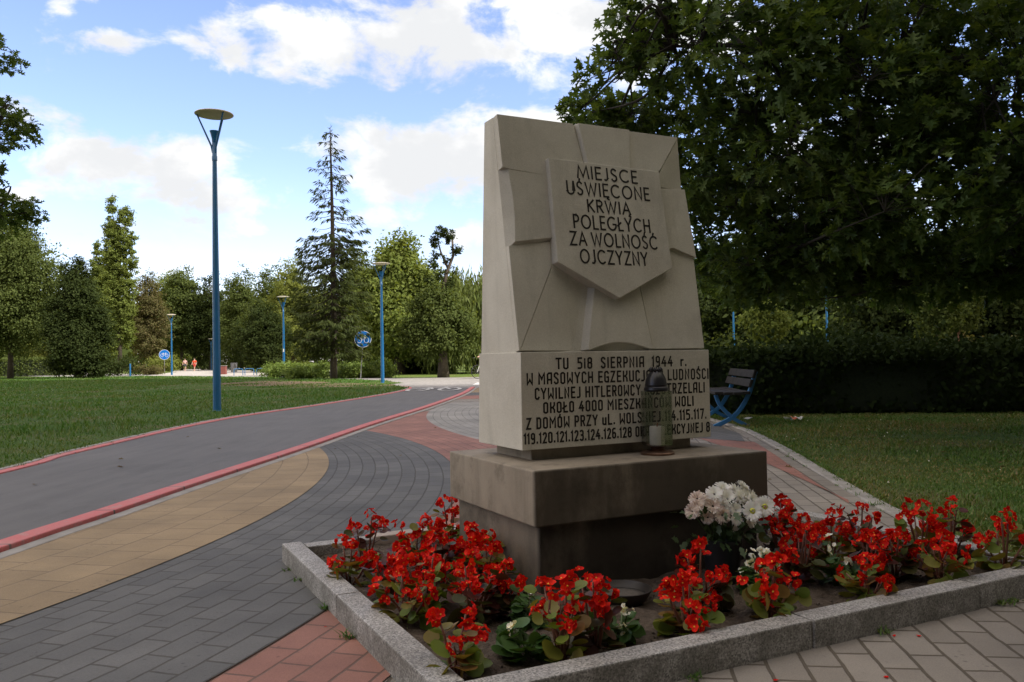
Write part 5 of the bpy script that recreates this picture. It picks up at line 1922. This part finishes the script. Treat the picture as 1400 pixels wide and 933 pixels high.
p = AT(48, 515, 88)
shrub(60, 'clipped dark hedge block under the big left tree', p.x + .6, p.y, 5.4, 2.6, 1.85, LM['mid'], 5000, .20, 'hedge', 'hedge', R(20), 'clipped hedges on the left', True)
p = AT(8, 515, 92)
shrub(61, 'clipped hedge at the left picture edge beyond the lawn', p.x - 1.0, p.y, 5.2, 3.0, 1.75, LM['mid'], 4500, .20, 'hedge', 'hedge', R(15), 'clipped hedges on the left', True)
p = AT(84, 512, 96)
shrub(62, 'low clipped hedge end catching sunlight near the dark bushy tree', p.x, p.y, 3.0, 2.0, 1.4, LM['bright'], 2500, .20, 'hedge', 'hedge', R(10), 'clipped hedges on the left', True)
p = AT(203, 512, 80)
shrub(63, 'low shrub with reddish tips left of the far path sign', p.x, p.y, 3.4, 1.6, 1.0, LM['olive'], 2500, .14)
p = AT(222, 505, 98)
shrub(64, 'yellow-green shrub behind the round far sign', p.x, p.y, 3.6, 2.4, 2.2, LM['yellow'], 2500, .18)
p = AT(256, 500, 148)
shrub(65, 'sunny hedge behind the walkers on the far path', p.x, p.y, 10, 2.5, 2.2, LM['bright'], 3500, .24, 'hedge', 'hedge', 0, None, True)
p = AT(366, 505, 92)
shrub(66, 'rounded green bush at the edge of the far plaza', p.x, p.y, 4.0, 2.6, 1.9, LM['bright'], 2500, .18)
JUN = leaf_mat('juniper_needles', [(.10, .16, .03), (.14, .20, .04), (.18, .235, .055)], .3, .6, .2)
JG = 'spreading junipers under the spruce'
for i, (px, Y, lx, h, lb) in enumerate(((392, 52, 2.6, .95, 'spreading green juniper nearest the stickered lamp'), (426, 50, 2.6, .85, 'spreading juniper left of the spruce trunk'), (478, 49, 1.9, .85, 'spreading juniper between the spruce trunk and the bicycle sign'), (506, 48.5, 2.3, 1.0, 'tall spreading juniper between the bicycle sign and the blue lamp'))):
    p = AT(px, 515, Y)
    shrub(70 + i, lb, p.x, p.y, lx, 2.2, h * 1.1, JUN, 9000, .11, 'juniper_shrub', 'shrub', 0, JG)
for i, (px, Y, w_, h, lb, m) in enumerate(((575, 62, 3.0, 1.5, 'shaded bush at the foot of the large light green tree', 'dark'), (340, 118, 8, 3.0, 'dark undergrowth bush behind the far plaza', 'dark'), (295, 135, 9, 3.2, 'dark bush where the far path bends away', 'dark'), (150, 78, 5.0, 2.2, 'dark low bush at the foot of the poplars', 'dark'))):
    p = AT(px, 510, Y)
    shrub(80 + i, lb, p.x, p.y, w_, 2.4, h, LM[m], 2600, .20)

# right: tall clipped hedge behind the bench and the lawn
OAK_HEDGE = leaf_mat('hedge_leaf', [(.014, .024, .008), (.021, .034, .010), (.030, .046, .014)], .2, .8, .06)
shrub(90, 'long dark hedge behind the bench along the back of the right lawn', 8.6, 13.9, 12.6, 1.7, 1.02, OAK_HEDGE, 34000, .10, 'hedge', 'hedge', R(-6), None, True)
shrub(91, 'rounded end of greener bushes just behind the bench', 3.75, 15.6, 3.0, 2.0, 1.22, LM['mid'], 7000, .085)


def bgr(seed, px, Y, top, wpx, m, label, **kw):
    return bg(seed, px, Y, top, wpx, m, label, group='trees behind the right hedge', **kw)


bgr(101, 985, 66, 330, 150, LM['dark'], 'dark dense tree filling the gap right of the memorial', n=10000, base=.03)
bgr(102, 1110, 60, 300, 190, LM['dark'], 'dark tree behind the lamp hidden by oak leaves', n=11000, base=.04)
bgr(103, 1235, 40, 290, 190, LM['dark'], 'dark tree behind the right hedge near the reddish stakes', n=11000, base=.05)
bgr(104, 1370, 36, 270, 200, LM['dark'], 'dark tree behind the hedge at the right picture edge', n=11000, base=.06)
bgr(105, 1046, 31, 412, 62, LM['bright'], 'young sunny yellow-green tree with a reddish stake beyond the hedge', n=2600, base=.54, trunk=.07, size=.12, clump=.36, bark=BARK_RED)
bgr(106, 1284, 29, 388, 66, LM['mid'], 'young tree with a reddish-brown trunk left of its twin behind the hedge', n=1600, base=.52, trunk=.09, size=.12, clump=.38, bark=BARK_RED)
bgr(107, 1312, 32, 384, 66, LM['mid'], 'right one of the two young trees with reddish trunks', n=1600, base=.52, trunk=.07, size=.12, clump=.38, bark=BARK_RED)
bgr(108, 1160, 60, 350, 260, LM['mid'], 'sunlit tree far behind the right hedge', n=7000, base=.02)
bgr(109, 1330, 62, 330, 300, LM['mid'], 'farther tree behind the reddish trunks', n=7000, base=.02)
p = AT(1365, 492, 26)
shrub(110, 'pale green bush beyond the hedge at the right edge', p.x, p.y, 2.4, 1.8, 1.5, LM['olive'], 2200, .13)

# unseen trees added at back and right, keeping sky off the memorial's front
for i, (x, y, h, w, lb) in enumerate(((2.0, -9.5, 17, 13, 'large added tree at the back of the viewpoint, in line with the memorial'), (10.5, -7, 17, 12, 'large added tree behind the viewpoint toward the oak'), (17, 1, 16, 12, 'large added tree right of the viewpoint past the oak'), (19, 12, 15, 10, 'large added tree to the right of the oak trunk'), (-7.5, -13, 16, 11, 'large added tree behind the viewpoint on the cycle path side'))):
    broadleaf(400 + i, lb, x, y, h, w, LM['dark'], n=3400, base=.12, size=.55, group='added trees around the viewpoint')

# far wood that closes the view
r_ = np.random.default_rng(9)
lobes = []
for i in range(70):
    a = -1.05 + 2.1 * i / 69
    dd = 190 + r_.uniform(-18, 18)
    hh = r_.uniform(15, 20)
    lobes.append((math.sin(a) * dd, math.cos(a) * dd, hh * .44, 9, 5, hh * .52))
P, O, cc = crown_points(r_, lobes, 60000, 3.6, .7)
P[:, 2] = np.clip(P[:, 2], .2, None)
s = r_.uniform(1.0, 2.0, len(P))
tag(link('far_wood', scatter('far_wood', QUADV, QUADF, P, rand_unit(len(P), r_), unit(O + np.array([0, 0, .5])), s, LM['mid'])), 'continuous belt of far trees closing the park', 'wood', kind='stuff')

lobes = []  # unseen belt added behind the viewpoint to dim the horizon light
for i in range(46):
    a = 1.25 + 3.6 * i / 45
    dd = (62 if a < 3.6 else 95) + r_.uniform(-6, 6)
    hh = r_.uniform(12, 17)
    lobes.append((math.sin(a) * dd, math.cos(a) * dd, hh * .48, 5.5, 4.5, hh * .54))
P, O, cc = crown_points(r_, lobes, 26000, 2.4, .6)
P[:, 2] = np.clip(P[:, 2], .2, None)
s = r_.uniform(.9, 1.7, len(P))
tag(link('far_wood', scatter('far_wood', QUADV, QUADF, P, rand_unit(len(P), r_), unit(O + np.array([0, 0, .5])), s, LM['dark'])), 'added unseen belt of trees closing the park at the back of the viewpoint', 'wood', kind='stuff')

# ------------------------------------------------------------------ the large red oak on the right and a second one left of the view
def oak_leaf():
    half = [(.012, 0), (.022, .16), (.14, .14), (.23, .20), (.11, .30), (.10, .36), (.33, .40), (.41, .50), (.14, .52), (.12, .60), (.27, .70), (.30, .80), (.10, .78), (.05, .88), (0, 1)]
    mid = [(0, 0), (0, 1)]
    vs = [(x, y, abs(x) * .35 - .22 * (y - .4) ** 2) for x, y in half]
    n_ = len(vs)
    vs2 = [(-x, y, abs(x) * .35 - .22 * (y - .4) ** 2) for x, y in half[:-1]]
    m0 = (0, 0, 0)
    allv = vs + vs2 + [m0]
    im = len(allv) - 1
    f1 = (im,) + tuple(range(0, n_))
    f2 = (im, n_ - 1) + tuple(range(n_ + len(vs2) - 1, n_ - 1, -1))
    return allv, [f1, f2]


OAKL = oak_leaf()
OAK_MAT = leaf_mat('red_oak_leaf', [(.050, .088, .024), (.074, .122, .032), (.100, .152, .040), (.130, .182, .048)], .42, .5, .25)
OAK_BARK = mat('oak_bark', (.040, .034, .028), (.020, .017, .014), scale=10, rough=.95, bmp=1.0, bscale=22)


def oak(seed, label, base, limbs, lobes, leaf_len):
    """limbs: point lists from the trunk; lobes: centre, radii, number of twigs"""
    r = np.random.default_rng(seed)
    root = thing('oak_tree', label, 'tree', base, 0, None)
    mb = MB()
    for pts, a, b in limbs:
        cp = catmull(pts, 6)
        k = len(cp)
        mb.tube(cp, [a + (b - a) * (i / (k - 1)) ** .8 for i in range(k)], 10)
    lp = np.array([q for pts, a, b in limbs[1:] for q in catmull(pts, 6)])
    tw = MB()
    P, D, N, Q = [], [], [], []
    for (cx, cy, cz, rx, ry, rz, nt) in lobes:
        c = np.array([cx, cy, cz])
        # secondary branches out of the nearest limb
        nsec = max(6, nt // 22)
        secs = []
        for _ in range(nsec):
            e = c + rand_unit(1, r)[0] * np.array([rx, ry, rz]) * r.uniform(.45, .92)
            i = np.argmin(np.linalg.norm(lp - e, axis=1) + np.linalg.norm(lp - c, axis=1) * .2)
            s0 = lp[i]
            m1 = s0 + (e - s0) * .45 + r.normal(size=3) * .15 + np.array([0, 0, .12])
            cp = catmull([s0, m1, e], 5)
            mb.tube(cp, [.024 - .018 * k / (len(cp) - 1) for k in range(len(cp))], 5, caps=False)
            secs.append(np.array(cp))
        ends = np.concatenate([s[3:] for s in secs])
        for _ in range(nt):
            d = rand_unit(1, r)[0]
            q = c + d * np.array([rx, ry, rz]) * (r.uniform(.05, 1) ** .42)
            i = np.argmin(np.linalg.norm(ends - q, axis=1))
            b0 = ends[i]
            L = np.linalg.norm(q - b0)
            if L > .75: b0 = q + (b0 - q) * (.75 / L)
            v = unit(q - b0 + np.array([0, 0, .05]))
            tw.tube([b0, (b0 + q) / 2 + np.array([0, 0, .03]), q], [.006, .004, .0025], 3, caps=False)
            nl_ = r.integers(9, 15)
            for k in range(nl_):
                t = 1 - .55 * (k / nl_) ** 1.2
                pp = b0 + (q - b0) * t
                side = unit(np.cross(v, r.normal(size=3)))
                dl = unit(v * r.uniform(.2, 1.0) + side * r.uniform(.5, 1.0) + np.array([0, 0, -.22]))
                P.append(pp + dl * .03)
                D.append(dl)
                N.append(np.array([0, 0, 1.0]) + r.normal(size=3) * .42)
                Q.append(leaf_len * r.uniform(.62, 1.18))
    mb.build('trunk', OAK_BARK, root, smooth=True, fix=False)
    tw.build('twigs', OAK_BARK, root, fix=False)
    link('crown', scatter('crown', OAKL[0], OAKL[1], np.array(P), np.array(D), np.array(N), np.array(Q), OAK_MAT), root)
    return len(P)


# coordinates relative to the foot of each tree
B = Vector((9.2, 7.4, 0))
rel = lambda x, y, z: (x - B.x, y - B.y, z)
limbs = [([(0, 0, -.1), (.05, 0, 1.2), (-.05, .05, 3.0), (.1, .1, 6.0), (.0, .2, 9.0), (0, .2, 11)], .36, .07),
         ([(0, 0, 2.0), rel(7.6, 8.2, 2.15), rel(6.0, 9.3, 1.95), rel(4.6, 9.7, 1.8), rel(3.3, 9.6, 2.2)], .12, .015),
         ([(0, 0, 2.6), rel(7.0, 8.0, 3.3), rel(5.0, 8.4, 3.9), rel(3.2, 8.6, 4.2), rel(1.7, 8.4, 4.15)], .13, .015),
         ([(0, .1, 3.2), rel(7.2, 9.2, 4.2), rel(5.2, 9.8, 5.0), rel(3.0, 9.8, 5.2)], .12, .02),
         ([(0, 0, 3.0), rel(7.4, 6.0, 3.8), rel(5.6, 4.6, 4.6), rel(4.4, 3.0, 5.0)], .12, .02),
         ([(0, 0, 2.4), rel(8.0, 8.8, 2.7), rel(6.4, 10.6, 2.9), rel(4.2, 11.0, 3.0), rel(2.2, 10.6, 3.2)], .11, .015),
         ([(.1, .1, 5.0), rel(7.0, 7.4, 7.0), rel(4.6, 7.0, 8.0)], .12, .02),
         ([(.1, .1, 4.0), rel(11.5, 6.0, 6.0), rel(13, 5, 7)], .12, .02),
         ([(.1, .1, 3.0), rel(8.6, 4.6, 4.0), rel(7.4, 1.6, 5.0), rel(6.4, -.6, 5.2)], .12, .02)]
lob = lambda x, y, z, a, b, c, n_: (x - B.x, y - B.y, z, a, b, c, n_)
lobes = [lob(1.3, 8.5, 4.25, .55, .5, .26, 26), lob(1.05, 8.6, 3.95, .35, .4, .16, 10), lob(1.6, 8.5, 4.75, .6, .5, .3, 30), lob(1.05, 9.8, 3.9, .5, .45, .2, 20), lob(1.25, 9.8, 3.8, .5, .45, .25, 24), lob(2.3, 8.5, 4.1, 1.15, 1.3, .80, 170), lob(3.2, 8.6, 3.4, 1.5, 1.4, .9, 300), lob(1.5, 9.8, 3.7, .85, .8, .40, 80), lob(2.3, 9.8, 3.0, 1.2, 1.0, .6, 150), lob(3.6, 8.2, 4.9, 1.6, 1.6, .9, 168),
         lob(4.4, 8.4, 2.7, 1.5, 1.5, .85, 260), lob(5.6, 8.2, 3.6, 1.7, 1.7, 1.3, 330), lob(6.8, 8.8, 2.6, 1.7, 1.6, .95, 260), lob(3.3, 9.8, 2.3, 1.3, 1.0, .6, 170),
         lob(5.2, 9.6, 5.2, 2.0, 1.6, 1.2, 154), lob(5.2, 9.7, 1.95, 1.5, .9, .42, 150), lob(3.2, 10.2, 1.95, 1.2, .9, .40, 120), lob(7.2, 10.0, 2.0, 1.5, 1.0, .5, 150), lob(4.2, 9.0, 3.9, 1.5, 1.4, .9, 200), lob(6.0, 10.5, 3.2, 2.2, 1.2, .9, 220), lob(5.0, 12.0, 2.4, 2.6, 1.2, .8, 200), lob(6.6, 8.2, 5.0, 1.8, 1.8, 1.3, 147), lob(4.9, 5.2, 4.7, 1.6, 1.8, .8, 150),
         lob(5.6, 7.2, 7.6, 3.0, 3.0, 1.4, 170), lob(12.2, 5.6, 6.4, 2.6, 2.6, 1.8, 80), lob(7.0, 1.4, 5.2, 2.2, 2.6, 1.1, 130), lob(3.9, 11.0, 3.1, 1.8, 1.0, .7, 120)]
oak(301, 'large spreading red oak whose dark lobed leaves hang over the right half', B, limbs, lobes, .155)

B = Vector((-12.85, 14.5, 0))
limbs = [([(0, 0, -.1), (0, 0, 2), (.1, 0, 4.5), (.1, 0, 8.5)], .30, .06),
         ([(0, 0, 4.0), (1.6, .1, 5.0), (3.2, .0, 5.3), (4.3, -.1, 5.2)], .09, .012),
         ([(0, 0, 3.0), (1.6, .1, 3.3), (3.4, .1, 3.6), (4.4, .0, 3.7)], .09, .012),
         ([(.1, 0, 5.5), (1.4, .1, 6.8), (3.0, .1, 7.2)], .09, .012),
         ([(0, 0, 4.0), (-2.0, -.5, 5.5), (-3.5, -1, 6)], .09, .02)]
lobes = [(3.9, 0, 5.25, .75, .8, .55, 60), (2.6, .1, 5.4, 1.3, 1.1, .8, 100), (3.75, .0, 3.7, .85, .8, .46, 80), (3.6, .1, 4.4, .5, .6, .2, 16), (2.4, .1, 3.8, 1.3, 1.2, .7, 90), (3.6, .1, 6.6, .7, .8, .4, 40), (2.4, .2, 7.2, 1.4, 1.3, .8, 80), (-2.4, -.5, 6, 2.4, 2.2, 2.0, 100), (.4, .4, 7.6, 2.2, 2.2, 1.4, 100)]
oak(302, 'oak at the left edge reaching dark leafy twigs into the sky', B, limbs, lobes, .15)

r_ = np.random.default_rng(33)
xs, ys = [], []
while len(xs) < 90:
    x, y = r_.uniform(-4.6, 7), r_.uniform(2.3, 14)
    q = Vector((x, y, 0)) - MO
    u, v = q.x * math.cos(MA) + q.y * math.sin(MA), -q.x * math.sin(MA) + q.y * math.cos(MA)
    if U0 - .1 < u < U1 + .1 and V0 - .1 < v < V1 + .1: continue
    if x < 2 and r_.uniform() < .55: continue
    xs.append(x); ys.append(y)
n = 90
P = np.stack([np.array(xs), np.array(ys), np.where(np.array(xs) > 2.3, .05, .012)], 1)
DRY = leaf_mat('dry_leaf', [(.10, .060, .028), (.15, .095, .040), (.085, .075, .025)], .1, .8, .1)
tag(link('fallen_leaves', scatter('fallen_leaves', OAKL[0], OAKL[1], P, rand_unit(n, r_) * np.array([1, 1, .12]), np.tile([0, 0, 1.0], (n, 1)) + r_.normal(size=(n, 3)) * .25, r_.uniform(.03, .075, n), DRY)), 'small dry brown leaves lying about on paving, path and lawn', 'leaves', kind='stuff')

# ------------------------------------------------------------------ the cloud between sun and foreground
def shade_cloud():
    r = np.random.default_rng(15)
    mb = bmesh.new()
    k = 340 / SUN.z
    edge = lambda x: float(np.interp(x, [-95, -60, -40, -25, -10, 0, 20, 60], [90, 76, 63, 51, 37, 30, 38, 46]))
    for x in np.arange(-100, 62, 13):
        y = edge(x) - 15
        while y > -55:
            c = Vector((x + r.uniform(-3, 3), y + r.uniform(-2, 2), r.uniform(-8, 8))) + SUN * k
            m = Matrix.Translation(c) @ Matrix.Diagonal((14, 14, 9, 1)) @ Matrix.Rotation(r.uniform(0, 6), 4, 'Z')
            bmesh.ops.create_icosphere(mb, subdivisions=2, radius=1.0, matrix=m)
            y -= 15
    for v in mb.verts:
        nn = noise.noise_vector(v.co * .11)
        v.co += nn * 3.0
    me = bpy.data.meshes.new('cloud')
    mb.to_mesh(me)
    mb.free()
    me.materials.append(mat('cloud_white', (.85, .86, .88), (.80, .81, .84), rough=1.0, spec=0))
    me.polygons.foreach_set('use_smooth', [True] * len(me.polygons))
    o = link('cloud', me)
    o['kind'] = 'structure'


shade_cloud()
